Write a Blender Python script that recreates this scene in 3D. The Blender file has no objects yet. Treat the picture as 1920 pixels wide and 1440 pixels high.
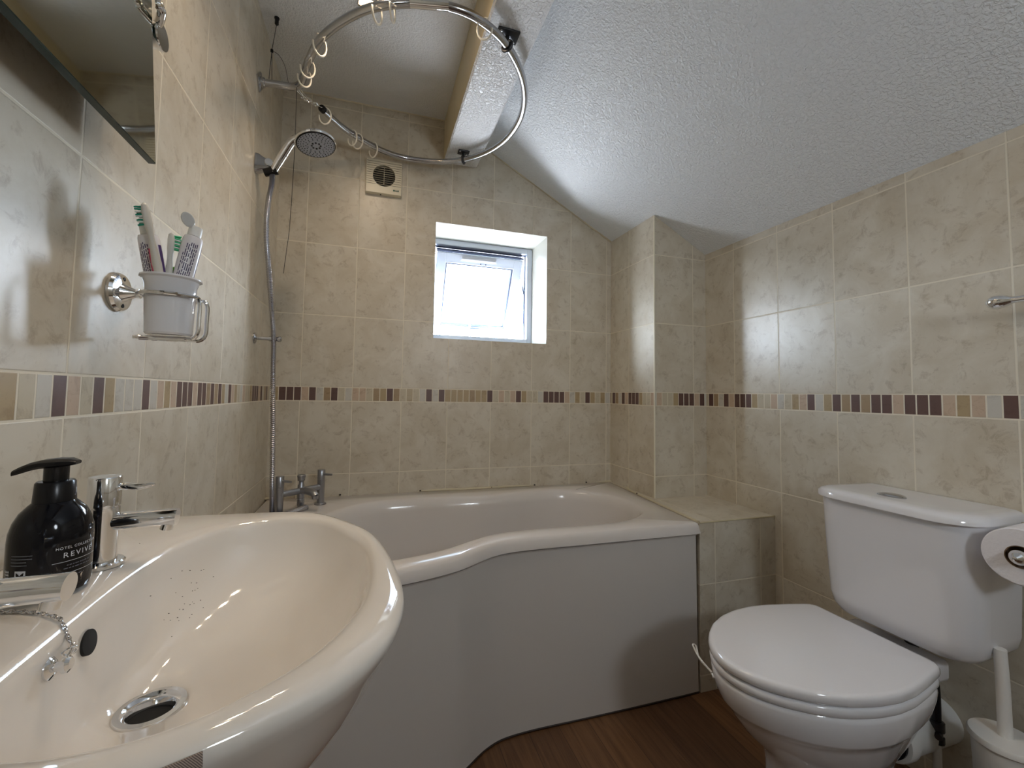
import bpy, bmesh, math, random
from mathutils import Vector, Matrix
random.seed(7)
H = 1.005                      # height of the top of the mosaic border above the floor
PI = math.pi
col = bpy.context.scene.collection
XR = 1.8044                    # room width
TH, BH = 0.29818, 0.05625      # tile height, border height
W0X, W1X, W0Z, W1Z = 0.640, 1.182, 0.227+H, 0.754+H   # window opening
CZ = 1.23+H                    # flat ceiling
def slope_z(x): return H+0.624+0.544*(XR-x)
def V(x, y, z): return Vector((x, y, z+H))     # z measured from the border line

# ------------------------------------------------------------ materials
def new_mat(name):
    m = bpy.data.materials.new(name); m.use_nodes = True
    nt = m.node_tree; b = nt.nodes['Principled BSDF']
    return m, nt, b
def srgb(r, g, b):
    f = lambda c: ((c/255+0.055)/1.055)**2.4 if c/255 > 0.04045 else c/255/12.92
    return (f(r), f(g), f(b), 1)
def simple(name, colr, rough=0.4, metal=0.0, coat=0.0, noise=0.0, nscale=30, bump=0.0, bscale=200, spec=0.5, trans=0.0, emis=None, estr=0):
    m, nt, b = new_mat(name)
    b.inputs['Base Color'].default_value = colr
    b.inputs['Roughness'].default_value = rough
    b.inputs['Metallic'].default_value = metal
    b.inputs['Coat Weight'].default_value = coat
    b.inputs['Coat Roughness'].default_value = 0.03
    b.inputs['Specular IOR Level'].default_value = spec
    b.inputs['Transmission Weight'].default_value = trans
    if emis: b.inputs['Emission Color'].default_value = emis; b.inputs['Emission Strength'].default_value = estr
    N = nt.nodes; L = nt.links
    if noise or bump:
        g = N.new('ShaderNodeNewGeometry')
    if noise:
        n = N.new('ShaderNodeTexNoise'); n.inputs['Scale'].default_value = nscale; n.inputs['Detail'].default_value = 5
        L.new(g.outputs['Position'], n.inputs['Vector'])
        mx = N.new('ShaderNodeMix'); mx.data_type = 'RGBA'
        mx.inputs['A'].default_value = tuple(c*(1-noise) for c in colr[:3])+(1,)
        mx.inputs['B'].default_value = tuple(min(1, c*(1+noise)) for c in colr[:3])+(1,)
        L.new(n.outputs['Fac'], mx.inputs['Factor']); L.new(mx.outputs['Result'], b.inputs['Base Color'])
    if bump:
        n2 = N.new('ShaderNodeTexNoise'); n2.inputs['Scale'].default_value = bscale; n2.inputs['Detail'].default_value = 3
        L.new(g.outputs['Position'], n2.inputs['Vector'])
        bp = N.new('ShaderNodeBump'); bp.inputs['Strength'].default_value = bump; bp.inputs['Distance'].default_value = 0.002
        L.new(n2.outputs['Fac'], bp.inputs['Height']); L.new(bp.outputs['Normal'], b.inputs['Normal'])
    return m

def tile_mat(name, axis, off, mosaic=True, base=((207,200,185),(192,182,163)), horizontal=False):
    """beige marble-look tiles 200x298 with a mosaic border; axis 0/1 = world x/y along the wall"""
    m, nt, b = new_mat(name); N = nt.nodes; L = nt.links
    def M(op, a, c=None, clamp=False):
        n = N.new('ShaderNodeMath'); n.operation = op; n.use_clamp = clamp
        for i, v in enumerate((a, c)):
            if v is None: continue
            if isinstance(v, (int, float)): n.inputs[i].default_value = v
            else: L.new(v, n.inputs[i])
        return n.outputs[0]
    g = N.new('ShaderNodeNewGeometry'); s = N.new('ShaderNodeSeparateXYZ'); L.new(g.outputs['Position'], s.inputs[0])
    u0 = s.outputs[axis]
    u = M('DIVIDE', M('SUBTRACT', u0, off), 0.2)
    if horizontal:
        v = M('DIVIDE', M('ADD', s.outputs[1], 0.68), TH)
        border = None
    else:
        zr = M('SUBTRACT', s.outputs[2], H)
        up = M('DIVIDE', zr, TH); dn = M('SUBTRACT', M('DIVIDE', M('ADD', zr, BH), TH), 40.0)
        isup = M('GREATER_THAN', zr, -BH/2)
        v = M('ADD', M('MULTIPLY', up, isup), M('MULTIPLY', dn, M('SUBTRACT', 1.0, isup)))
        border = M('MULTIPLY', M('LESS_THAN', zr, 0.0), M('GREATER_THAN', zr, -BH))
    def gd(x, size): return M('MULTIPLY', M('PINGPONG', x, 0.5), size)
    du = gd(u, 0.2); dv = gd(v, TH)
    d = M('MINIMUM', du, dv)
    def mask(dist, w):
        mr = N.new('ShaderNodeMapRange'); mr.interpolation_type = 'SMOOTHSTEP'
        mr.inputs['From Min'].default_value = w*0.6; mr.inputs['From Max'].default_value = w*1.3
        mr.inputs['To Min'].default_value = 1; mr.inputs['To Max'].default_value = 0
        L.new(dist, mr.inputs['Value']); return mr.outputs[0]
    grout = mask(d, 0.0021)
    # per tile random shift of the marble pattern
    cmb = N.new('ShaderNodeCombineXYZ'); L.new(M('FLOOR', u), cmb.inputs[0]); L.new(M('FLOOR', v), cmb.inputs[1])
    wn = N.new('ShaderNodeTexWhiteNoise'); wn.noise_dimensions = '3D'; L.new(cmb.outputs[0], wn.inputs['Vector'])
    sc = N.new('ShaderNodeVectorMath'); sc.operation = 'SCALE'; sc.inputs['Scale'].default_value = 7.0; L.new(wn.outputs['Color'], sc.inputs[0])
    ad = N.new('ShaderNodeVectorMath'); ad.operation = 'ADD'; L.new(g.outputs['Position'], ad.inputs[0]); L.new(sc.outputs[0], ad.inputs[1])
    n1 = N.new('ShaderNodeTexNoise'); n1.inputs['Scale'].default_value = 9; n1.inputs['Detail'].default_value = 8; n1.inputs['Roughness'].default_value = 0.62; n1.inputs['Distortion'].default_value = 0.6
    L.new(ad.outputs[0], n1.inputs['Vector'])
    r1 = N.new('ShaderNodeValToRGB'); e = r1.color_ramp.elements
    e[0].position = 0.34; e[0].color = srgb(*base[1]); e[1].position = 0.62; e[1].color = srgb(*base[0])
    L.new(n1.outputs['Fac'], r1.inputs[0])
    n2 = N.new('ShaderNodeTexNoise'); n2.inputs['Scale'].default_value = 28; n2.inputs['Detail'].default_value = 9; n2.inputs['Roughness'].default_value = 0.75; n2.inputs['Distortion'].default_value = 0.5
    L.new(ad.outputs[0], n2.inputs['Vector'])
    r2 = N.new('ShaderNodeValToRGB'); e = r2.color_ramp.elements
    e[0].position = 0.36; e[0].color = (0.62, 0.56, 0.5, 1); e[1].position = 0.47; e[1].color = (1, 1, 1, 1)
    L.new(n2.outputs['Fac'], r2.inputs[0])
    mx = N.new('ShaderNodeMix'); mx.data_type = 'RGBA'; mx.blend_type = 'MULTIPLY'; mx.inputs['Factor'].default_value = 0.55
    L.new(r1.outputs[0], mx.inputs['A']); L.new(r2.outputs[0], mx.inputs['B'])
    colr = mx.outputs['Result']
    if border is not None and mosaic:
        um = M('DIVIDE', M('SUBTRACT', u0, off+0.004), 0.0278)
        dm = gd(um, 0.0278)
        gm = mask(M('MINIMUM', dm, M('MINIMUM', M('ABSOLUTE', zr), M('ABSOLUTE', M('ADD', zr, BH)))), 0.0017)
        w2 = N.new('ShaderNodeTexWhiteNoise'); w2.noise_dimensions = '1D'; L.new(M('FLOOR', um), w2.inputs['W'])
        rp = N.new('ShaderNodeValToRGB'); rp.color_ramp.interpolation = 'CONSTANT'
        pal = [(0, (96,72,66)), (0.24, (168,148,114)), (0.42, (190,180,158)), (0.56, (190,168,146)), (0.68, (158,136,106)), (0.80, (194,190,180)), (0.93, (178,164,138))]
        e = rp.color_ramp.elements
        e[0].position = 0; e[0].color = srgb(*pal[0][1]); e[1].position = pal[1][0]; e[1].color = srgb(*pal[1][1])
        for p, c in pal[2:]: k = e.new(p); k.color = srgb(*c)
        L.new(w2.outputs['Value'], rp.inputs[0])
        mm = N.new('ShaderNodeMix'); mm.data_type = 'RGBA'; mm.blend_type = 'MULTIPLY'; mm.inputs['Factor'].default_value = 0.5
        L.new(rp.outputs[0], mm.inputs['A']); L.new(r2.outputs[0], mm.inputs['B'])
        m3 = N.new('ShaderNodeMix'); m3.data_type = 'RGBA'; L.new(border, m3.inputs['Factor']); L.new(colr, m3.inputs['A']); L.new(mm.outputs['Result'], m3.inputs['B'])
        colr = m3.outputs['Result']
        inv = M('SUBTRACT', 1.0, border)
        grout = M('ADD', M('MULTIPLY', grout, inv), M('MULTIPLY', gm, border), clamp=True)
    mg = N.new('ShaderNodeMix'); mg.data_type = 'RGBA'; L.new(grout, mg.inputs['Factor']); L.new(colr, mg.inputs['A']); mg.inputs['B'].default_value = srgb(222,214,196)
    L.new(mg.outputs['Result'], b.inputs['Base Color'])
    rg = N.new('ShaderNodeMapRange'); rg.inputs['To Min'].default_value = 0.34; rg.inputs['To Max'].default_value = 0.75; L.new(grout, rg.inputs['Value'])
    L.new(rg.outputs[0], b.inputs['Roughness'])
    bp = N.new('ShaderNodeBump'); bp.inputs['Strength'].default_value = 0.6; bp.inputs['Distance'].default_value = 0.0012
    n3 = N.new('ShaderNodeTexNoise'); n3.inputs['Scale'].default_value = 22; n3.inputs['Detail'].default_value = 4; L.new(ad.outputs[0], n3.inputs['Vector'])
    hh = M('ADD', M('SUBTRACT', 1.0, grout), M('MULTIPLY', n3.outputs['Fac'], 0.25))
    L.new(hh, bp.inputs['Height']); L.new(bp.outputs['Normal'], b.inputs['Normal'])
    b.inputs['Specular IOR Level'].default_value = 0.5
    return m

def artex(name, colr=(0.80,0.82,0.85,1), strength=1.0, scale=95, rough=0.38):
    m, nt, b = new_mat(name); N = nt.nodes; L = nt.links
    g = N.new('ShaderNodeNewGeometry')
    n = N.new('ShaderNodeTexNoise'); n.inputs['Scale'].default_value = scale; n.inputs['Detail'].default_value = 2.5; n.inputs['Distortion'].default_value = 0.5
    L.new(g.outputs['Position'], n.inputs['Vector'])
    r = N.new('ShaderNodeValToRGB'); r.color_ramp.elements[0].position = 0.40; r.color_ramp.elements[1].position = 0.66
    L.new(n.outputs['Fac'], r.inputs[0])
    bp = N.new('ShaderNodeBump'); bp.inputs['Strength'].default_value = strength; bp.inputs['Distance'].default_value = 0.0024
    L.new(r.outputs[0], bp.inputs['Height']); L.new(bp.outputs['Normal'], b.inputs['Normal'])
    b.inputs['Base Color'].default_value = colr; b.inputs['Roughness'].default_value = rough
    return m

def wood_mat():
    m, nt, b = new_mat('wood_plank_floor'); N = nt.nodes; L = nt.links
    g = N.new('ShaderNodeNewGeometry')
    mp = N.new('ShaderNodeMapping'); mp.inputs['Rotation'].default_value = (0, 0, math.radians(0)); L.new(g.outputs['Position'], mp.inputs['Vector'])
    br = N.new('ShaderNodeTexBrick'); br.offset = 0.4; br.inputs['Scale'].default_value = 1.0
    mp2 = N.new('ShaderNodeMapping'); mp2.inputs['Rotation'].default_value = (0, 0, PI/2); L.new(g.outputs['Position'], mp2.inputs['Vector'])
    L.new(mp2.outputs[0], br.inputs['Vector'])
    br.inputs['Brick Width'].default_value = 1.1; br.inputs['Row Height'].default_value = 0.095; br.inputs['Mortar Size'].default_value = 0.0007
    br.inputs['Color1'].default_value = srgb(112,80,52); br.inputs['Color2'].default_value = srgb(86,60,40); br.inputs['Mortar'].default_value = srgb(44,28,18)
    sx = N.new('ShaderNodeMapping'); sx.inputs['Scale'].default_value = (30, 1.6, 1); L.new(g.outputs['Position'], sx.inputs['Vector'])
    n = N.new('ShaderNodeTexNoise'); n.inputs['Scale'].default_value = 2.2; n.inputs['Detail'].default_value = 9; n.inputs['Roughness'].default_value = 0.7; n.inputs['Distortion'].default_value = 0.8
    L.new(sx.outputs[0], n.inputs['Vector'])
    r = N.new('ShaderNodeValToRGB'); r.color_ramp.elements[0].position = 0.36; r.color_ramp.elements[0].color = (0.42,0.34,0.28,1); r.color_ramp.elements[1].position = 0.6; r.color_ramp.elements[1].color = (1,1,1,1)
    L.new(n.outputs['Fac'], r.inputs[0])
    mx = N.new('ShaderNodeMix'); mx.data_type = 'RGBA'; mx.blend_type = 'MULTIPLY'; mx.inputs['Factor'].default_value = 0.8
    L.new(br.outputs['Color'], mx.inputs['A']); L.new(r.outputs[0], mx.inputs['B']); L.new(mx.outputs['Result'], b.inputs['Base Color'])
    b.inputs['Roughness'].default_value = 0.42
    return m

M_back = tile_mat('beige_tile_back', 0, 0.1096)
M_left = tile_mat('beige_tile_left', 1, -0.1855)
M_right = tile_mat('beige_tile_right', 1, -0.5082)
M_box_side = tile_mat('beige_tile_boxing_side', 1, -0.160)
M_box_front = tile_mat('beige_tile_boxing_front', 0, 1.736)
M_ledge_top = tile_mat('beige_tile_ledge_top', 0, 1.736, mosaic=False, horizontal=True)
M_ledge_front = tile_mat('beige_tile_ledge_front', 0, 1.735, mosaic=False)
M_reveal = simple('pale_reveal_tile', srgb(188,188,180), 0.25, noise=0.04, nscale=14)
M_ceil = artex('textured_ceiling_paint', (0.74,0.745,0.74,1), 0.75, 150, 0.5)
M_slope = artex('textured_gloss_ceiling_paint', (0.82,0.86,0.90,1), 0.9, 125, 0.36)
M_beam = artex('textured_beam_paint', (0.84,0.86,0.89,1), 1.0, 120, 0.33)
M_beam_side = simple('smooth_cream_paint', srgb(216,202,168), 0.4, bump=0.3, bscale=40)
M_floor = wood_mat()
M_seal = simple('yellowed_sealant', srgb(198,188,162), 0.45)
M_ceramic = simple('white_ceramic', srgb(224,225,230), 0.07, coat=0.6)
M_basin = simple('white_basin_ceramic', srgb(226,220,212), 0.06, coat=0.7)
M_acrylic = simple('white_acrylic', srgb(214,209,205), 0.16, coat=0.25)
M_panel = simple('matt_white_panel', srgb(202,197,192), 0.33, noise=0.015, nscale=300)
M_chrome = simple('chrome', (0.82,0.83,0.85,1), 0.07, metal=1.0)
M_railchrome = simple('greyed_chrome', (0.50,0.51,0.54,1), 0.14, metal=1.0)
M_chrome_dull = simple('limescaled_chrome', (0.36,0.37,0.40,1), 0.28, metal=0.9)
M_steel = simple('brushed_steel', (0.55,0.55,0.56,1), 0.25, metal=1.0)
M_black = simple('black_plastic', (0.006,0.006,0.007,1), 0.25, spec=0.3)
M_blackmetal = simple('dark_metal', (0.05,0.05,0.055,1), 0.3, metal=0.7)
M_white = simple('white_plastic', srgb(224,224,222), 0.3)
M_cream = simple('cream_plastic', srgb(222,214,192), 0.35)
M_ringw = simple('ivory_plastic', srgb(234,228,214), 0.4)
M_upvc = simple('white_upvc', srgb(196,203,216), 0.25)
M_gasket = simple('grey_gasket', srgb(70,78,104), 0.6)
M_dark = simple('dark_void', (0.01,0.01,0.01,1), 0.9)
M_rollcard = simple('brown_card', srgb(120,96,74), 0.9)
M_paper = simple('white_tissue', srgb(228,226,230), 0.95, bump=0.4, bscale=150)

# ------------------------------------------------------------ mesh helpers
def link(name, bm, mats, parent=None, smooth=True, angle=35):
    me = bpy.data.meshes.new(name)
    bmesh.ops.recalc_face_normals(bm, faces=bm.faces)
    bm.to_mesh(me); bm.free()
    for mm in (mats if isinstance(mats, (list, tuple)) else [mats]): me.materials.append(mm)
    if smooth:
        for p in me.polygons: p.use_smooth = True
        try: me.set_sharp_from_angle(angle=math.radians(angle))
        except Exception: pass
    o = bpy.data.objects.new(name, me); col.objects.link(o)
    if parent is not None:
        o.parent = parent; o.matrix_parent_inverse = Matrix.Translation(-Vector(parent_world(parent)))
    return o
def parent_world(p):
    return p.location if p.type == 'EMPTY' else Vector((0, 0, 0))
def thing(name, label, cat, loc, group=None):
    o = bpy.data.objects.new(name, None); col.objects.link(o); o.location = loc; o.empty_display_size = 0.05
    return tag(o, label, cat, group)
def tag(o, label, cat, group=None):
    o['label'] = label; o['category'] = cat
    if group: o['group'] = group
    return o
def struct(o): o['kind'] = 'structure'; return o
def add_box(bm, a, b, bev=0.0, seg=2, mi=0):
    a = Vector(a); b = Vector(b); c = (a+b)/2; s = b-a
    r = bmesh.ops.create_cube(bm, size=1, matrix=Matrix.Translation(c) @ Matrix.Diagonal((abs(s.x), abs(s.y), abs(s.z), 1)))
    vs = r['verts']; fs = {f for v in vs for f in v.link_faces}
    for f in fs: f.material_index = mi
    if bev:
        es = {e for v in vs for e in v.link_edges}
        bmesh.ops.bevel(bm, geom=list(es), offset=bev, segments=seg, profile=0.5, affect='EDGES')
    return bm
def box(a, b, bev=0.0, seg=2): return add_box(bmesh.new(), a, b, bev, seg)
def loft(bm, rings, cap0=False, cap1=False, closed=True, mi=0, close_loft=False):
    R = [[bm.verts.new(p) for p in r] for r in rings]
    n = len(R[0]); m = len(R)
    for i in range(m if close_loft else m-1):
        A = R[i]; B = R[(i+1) % m]
        for j in range(n if closed else n-1):
            k = (j+1) % n
            try: bm.faces.new((A[j], A[k], B[k], B[j])).material_index = mi
            except ValueError: pass
    if cap0:
        f = bm.faces.new(R[0][::-1]); f.material_index = mi
    if cap1:
        f = bm.faces.new(R[-1]); f.material_index = mi
    return R
def catmull(pts, n=8, closed=False):
    P = [Vector(p) for p in pts]; out = []
    m = len(P)
    rng = range(m) if closed else range(m-1)
    for i in rng:
        if closed: p0, p1, p2, p3 = P[(i-1) % m], P[i], P[(i+1) % m], P[(i+2) % m]
        else: p0, p1, p2, p3 = P[max(i-1, 0)], P[i], P[i+1], P[min(i+2, m-1)]
        for k in range(n):
            t = k/n
            out.append(0.5*((2*p1)+(-p0+p2)*t+(2*p0-5*p1+4*p2-p3)*t*t+(-p0+3*p1-3*p2+p3)*t**3))
    if not closed: out.append(P[-1])
    return out
def add_tube(bm, pts, r, seg=12, closed=False, caps=True, mi=0):
    P = [Vector(p) for p in pts]; n = len(P)
    rr = r if callable(r) else (lambda t: r)
    T = []
    for i in range(n):
        if closed: d = P[(i+1) % n]-P[(i-1) % n]
        else: d = P[min(i+1, n-1)]-P[max(i-1, 0)]
        T.append(d.normalized())
    up = Vector((0, 0, 1)) if abs(T[0].z) < 0.9 else Vector((1, 0, 0))
    u = T[0].cross(up).normalized(); rings = []
    for i in range(n):
        u = (u-T[i]*u.dot(T[i])).normalized(); w = T[i].cross(u)
        R = rr(i/(n-1) if n > 1 else 0)
        rings.append([P[i]+(u*math.cos(2*PI*k/seg)+w*math.sin(2*PI*k/seg))*R for k in range(seg)])
    loft(bm, rings, cap0=caps and not closed, cap1=caps and not closed, mi=mi, close_loft=closed)
    return bm
def tube(pts, r, seg=12, closed=False, caps=True): return add_tube(bmesh.new(), pts, r, seg, closed, caps)
def frame_of(axis):
    w = Vector(axis).normalized(); a = Vector((0, 0, 1)) if abs(w.z) < 0.9 else Vector((1, 0, 0))
    u = a.cross(w).normalized(); v = w.cross(u); return u, v, w
def add_lathe(bm, o, axis, prof, seg=32, mi=0, sx=1.0):
    """prof: list of (radius, distance along axis)"""
    o = Vector(o); u, v, w = frame_of(axis); rings = []
    for r, h in prof:
        r = max(r, 1e-5)
        rings.append([o+w*h+(u*math.cos(2*PI*k/seg)*sx+v*math.sin(2*PI*k/seg))*r for k in range(seg)])
    loft(bm, rings, cap0=True, cap1=True, mi=mi)
    return bm
def lathe(o, axis, prof, seg=32, sx=1.0): return add_lathe(bmesh.new(), o, axis, prof, seg, 0, sx)
def extrude_poly(bm, poly, d, mi=0):
    A = [bm.verts.new(p) for p in poly]; B = [bm.verts.new(Vector(p)+Vector(d)) for p in poly]
    n = len(A); bm.faces.new(A).material_index = mi; bm.faces.new(B[::-1]).material_index = mi
    for i in range(n): bm.faces.new((A[i], A[(i+1) % n], B[(i+1) % n], B[i])).material_index = mi
def polar(outline, c, angs):
    """resample a star-shaped closed outline (list of (x,y)) at given angles about c"""
    c = Vector(c); P = [Vector(p[:2]) for p in outline]; res = []
    n = len(P)
    for a in angs:
        d = Vector((math.cos(a), math.sin(a))); best = None
        for i in range(n):
            p, q = P[i]-c, P[(i+1) % n]-c; e = q-p
            den = d.x*e.y-d.y*e.x
            if abs(den) < 1e-12: continue
            t = (p.x*e.y-p.y*e.x)/den; s = (p.x*d.y-p.y*d.x)/den
            if t > 0 and -1e-9 <= s <= 1+1e-9 and (best is None or t > best): best = t
        res.append(c+d*(best or 0.01))
    return res
def text_mesh(s, size, extrude=0.0003, space=1.0, align='CENTER'):
    cu = bpy.data.curves.new('t', 'FONT'); cu.body = s; cu.size = size; cu.extrude = extrude; cu.space_character = space
    cu.align_x = align; cu.align_y = 'CENTER'; cu.resolution_u = 3
    o = bpy.data.objects.new('t', cu); col.objects.link(o); bpy.context.view_layer.update()
    me = bpy.data.meshes.new_from_object(o.evaluated_get(bpy.context.evaluated_depsgraph_get()))
    bpy.data.objects.remove(o); bpy.data.curves.remove(cu)
    return me
def add_mesh(bm, me, f, mi=0):
    """append mesh me to bm with vertices mapped by f"""
    vs = [bm.verts.new(f(v.co)) for v in me.vertices]
    for p in me.polygons:
        try: bm.faces.new([vs[i] for i in p.vertices]).material_index = mi
        except ValueError: pass

# ------------------------------------------------------------ room shell
YB = -2.75                    # wall behind the camera
T_ = 0.10
bm = box((-T_, YB-T_, -0.1), (XR+T_, 0.27, 0)); struct(link('floor', bm, M_floor, smooth=False))
bm = box((-T_, YB, 0), (0, 0, CZ+0.1)); struct(link('wall_left', bm, M_left, smooth=False))
bm = box((XR, YB, 0), (XR+T_, 0, slope_z(XR)+0.12)); struct(link('wall_right', bm, M_right, smooth=False))
bm = bmesh.new()
extrude_poly(bm, [(-T_, YB, 0), (XR+T_, YB, 0), (XR+T_, YB, slope_z(XR)+0.1), (0.72, YB, CZ+0.1), (-T_, YB, CZ+0.1)], (0, -T_, 0))
struct(link('wall_rear', bm, tile_mat('beige_tile_rear', 0, 0.1), smooth=False))
# back wall with the window opening
TK = 0.27
bm = bmesh.new()
def wp(pts): extrude_poly(bm, [(x, 0, z) for x, z in pts], (0, TK, 0))
wp([(-T_, 0), (W0X, 0), (W0X, CZ+0.1), (-T_, CZ+0.1)])
wp([(W0X, 0), (W1X, 0), (W1X, W0Z), (W0X, W0Z)])
wp([(W0X, W1Z), (W1X, W1Z), (W1X, slope_z(W1X)+0.1), (0.76, CZ+0.1), (W0X, CZ+0.1)])
wp([(W1X, 0), (XR+T_, 0), (XR+T_, slope_z(XR)+0.1), (W1X, slope_z(W1X)+0.1)])
bmesh.ops.recalc_face_normals(bm, faces=bm.faces)
for f in bm.faces: f.material_index = 0 if f.normal.y < -0.5 else 1
struct(link('wall_back', bm, [M_back, M_reveal], smooth=False))
# boxing in the corner, L-shaped pillar
bm = bmesh.new()
extrude_poly(bm, [(1.535, 0, 0), (1.535, -0.3505, 0), (XR, -0.3505, 0), (XR, 0, 0)], (0, 0, slope_z(1.535)+0.05))
bmesh.ops.recalc_face_normals(bm, faces=bm.faces)
for f in bm.faces: f.material_index = 0 if abs(f.normal.x) > 0.5 else 1
struct(link('wall_boxing', bm, [M_box_side, M_box_front], smooth=False))
bm = tube([(1.535, -0.3505, 0.56), (1.535, -0.3505, slope_z(1.535)-0.002)], 0.0035, 8)
struct(link('trim_1', bm, simple('cream_tile_trim', srgb(226,220,200), 0.3)))
# ceilings
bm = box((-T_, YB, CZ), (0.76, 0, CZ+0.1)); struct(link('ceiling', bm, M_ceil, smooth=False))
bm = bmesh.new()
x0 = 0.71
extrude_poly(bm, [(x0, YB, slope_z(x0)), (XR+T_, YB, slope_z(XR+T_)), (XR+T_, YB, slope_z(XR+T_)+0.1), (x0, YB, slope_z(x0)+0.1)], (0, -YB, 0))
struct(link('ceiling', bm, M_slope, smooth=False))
# beam
bm = bmesh.new()
BZ = 1.035+H
prof = [(0.668, BZ+0.006), (0.674, BZ), (0.817, BZ), (0.823, BZ+0.006), (0.823, slope_z(0.823)+0.05), (0.668, CZ+0.05)]
extrude_poly(bm, [(x, YB, z) for x, z in prof], (0, -YB, 0))
bmesh.ops.recalc_face_normals(bm, faces=bm.faces)
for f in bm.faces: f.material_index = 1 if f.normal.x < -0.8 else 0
struct(link('trim_2', bm, [M_beam, M_beam_side], smooth=False))
# uneven caulk between wall and ceiling
def bead(pts, r, name, mat):
    P = catmull(pts, 14); P = [p+Vector((random.uniform(-.0012,.0012), 0, random.uniform(-.0016,.0016))) for p in P]
    return struct(link(name, tube(P, lambda t: r*(0.7+0.5*random.random()), 6), mat))
bead([(0.0, -0.003, CZ), (0.3, -0.003, CZ), (0.668, -0.003, CZ)], 0.004, 'trim_3', simple('cracked_caulk', srgb(214,204,180), 0.7))
bead([(0.823, -0.003, slope_z(0.823)), (1.2, -0.003, slope_z(1.2)), (1.535, -0.003, slope_z(1.535))], 0.004, 'trim_4', simple('cracked_caulk_pale', srgb(200,190,168), 0.7))
# tiled ledge between bath and right wall
LZ = -0.445+H
bm = bmesh.new()
extrude_poly(bm, [(1.535, 0.0, 0), (1.535, -0.3505, 0), (XR, -0.3505, 0), (XR, -0.680, 0), (1.470, -0.680, 0), (1.5335, -0.001, 0)], (0, 0, LZ))
bmesh.ops.recalc_face_normals(bm, faces=bm.faces)
for f in bm.faces: f.material_index = 0 if f.normal.z > 0.5 else 1
struct(link('wall_ledge', bm, [M_ledge_top, M_ledge_front], smooth=False))
bm = tube([(1.472, -0.6795, LZ-0.001), (XR, -0.6795, LZ-0.001)], 0.003, 6); struct(link('trim_5', bm, simple('ledge_grout', srgb(190,180,150), 0.5)))
# sealant round the bath
bm = tube(catmull([(0.003, -0.80, LZ+0.001), (0.003, -0.4, LZ+0.002), (0.004, -0.004, LZ+0.003), (0.8, -0.004, LZ+0.002), (1.531, -0.005, LZ+0.002), (1.515, -0.2, LZ+0.002), (1.500, -0.36, LZ+0.001), (1.470, -0.676, LZ)], 10), 0.0055, 8)
struct(link('trim_6', bm, M_seal))

# ------------------------------------------------------------ window
win = struct(thing('window_1', '', '', (0.911, 0.23, W0Z)))
del win['label']; del win['category']
FY0, FY1 = 0.20, 0.262
ox0, ox1, oz0, oz1 = W0X, W1X, W0Z, W1Z            # outer
ix0, ix1, iz0, iz1 = 0.668, 1.152, 0.272+H, 0.726+H   # inner opening
bm = bmesh.new()
add_box(bm, (ox0, FY0, oz0), (ix0, FY1, oz1), 0.004); add_box(bm, (ix1, FY0, oz0), (ox1, FY1, oz1), 0.004)
add_box(bm, (ix0-0.004, FY0, oz0), (ix1+0.004, FY1, iz0), 0.004); add_box(bm, (ix0-0.004, FY0, iz1), (ix1+0.004, FY1, oz1), 0.004)
link('window_frame', bm, M_upvc, win, smooth=False)
bm = bmesh.new()
for a, b in (((ix0, FY0+0.03, iz1-0.004), (ix1, FY0+0.045, iz1)), ((ix1-0.004, FY0+0.03, iz0), (ix1, FY0+0.045, iz1))): add_box(bm, a, b)
link('frame_gasket', bm, M_gasket, win, smooth=False)
# open sash, hinged at the top and swung outwards
SW0, SW1, SL = 0.676, 1.134, 0.435
hy, hz = 0.205, 0.690+H
ang = math.radians(27)
sd = Vector((0, math.sin(ang), -math.cos(ang))); sn = Vector((0, math.cos(ang), math.sin(ang)))
def S(x, l, d): return Vector((x, hy, hz))+sd*l+sn*d      # l down the sash, d outwards
def sash_box(bm, x0, x1, l0, l1, d0, d1, bev=0.0):
    b2 = box((x0, d0, l0), (x1, d1, l1), bev)
    me = bpy.data.meshes.new('x'); b2.to_mesh(me); b2.free()
    add_mesh(bm, me, lambda c: S(c.x, c.z, c.y)); bpy.data.meshes.remove(me)
RW = 0.050
bm = bmesh.new()
sash_box(bm, SW0, SW0+RW, 0, SL, 0, 0.055, 0.004); sash_box(bm, SW1-RW, SW1, 0, SL, 0, 0.055, 0.004)
sash_box(bm, SW0+RW-0.004, SW1-RW+0.004, 0, 0.052, 0, 0.055, 0.004); sash_box(bm, SW0+RW-0.004, SW1-RW+0.004, SL-0.052, SL, 0, 0.055, 0.004)
sash = link('opening_sash', bm, M_upvc, win, smooth=False)
bm = bmesh.new()
gx0, gx1, gl0, gl1 = SW0+RW, SW1-RW, 0.052, SL-0.052
sash_box(bm, gx0, gx0+0.005, gl0, gl1, 0.004, 0.03); sash_box(bm, gx1-0.007, gx1, gl0, gl1, 0.004, 0.03)
sash_box(bm, gx0, gx1, gl0, gl0+0.005, 0.004, 0.03); sash_box(bm, gx0, gx1, gl1-0.007, gl1, 0.004, 0.03)
sash_box(bm, SW0, SW1, -0.010, -0.002, 0.0, 0.05)
link('sash_gasket', bm, M_gasket, sash, smooth=False)
bm = bmesh.new(); sash_box(bm, gx0, gx1, gl0, gl1, 0.022, 0.026)
mgl, ntg, bg = new_mat('clear_glass')
bg.inputs['Base Color'].default_value = (0.93, 0.99, 0.99, 1); bg.inputs['Roughness'].default_value = 0.0; bg.inputs['Transmission Weight'].default_value = 1.0; bg.inputs['IOR'].default_value = 1.45
link('glass_pane', bm, mgl, sash, smooth=False)
bm = bmesh.new(); sash_box(bm, 0.80, 0.985, 0.012, 0.032, -0.008, 0.002, 0.002); sash_box(bm, 0.806, 0.979, 0.018, 0.026, -0.011, -0.006, 0.001)
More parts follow.
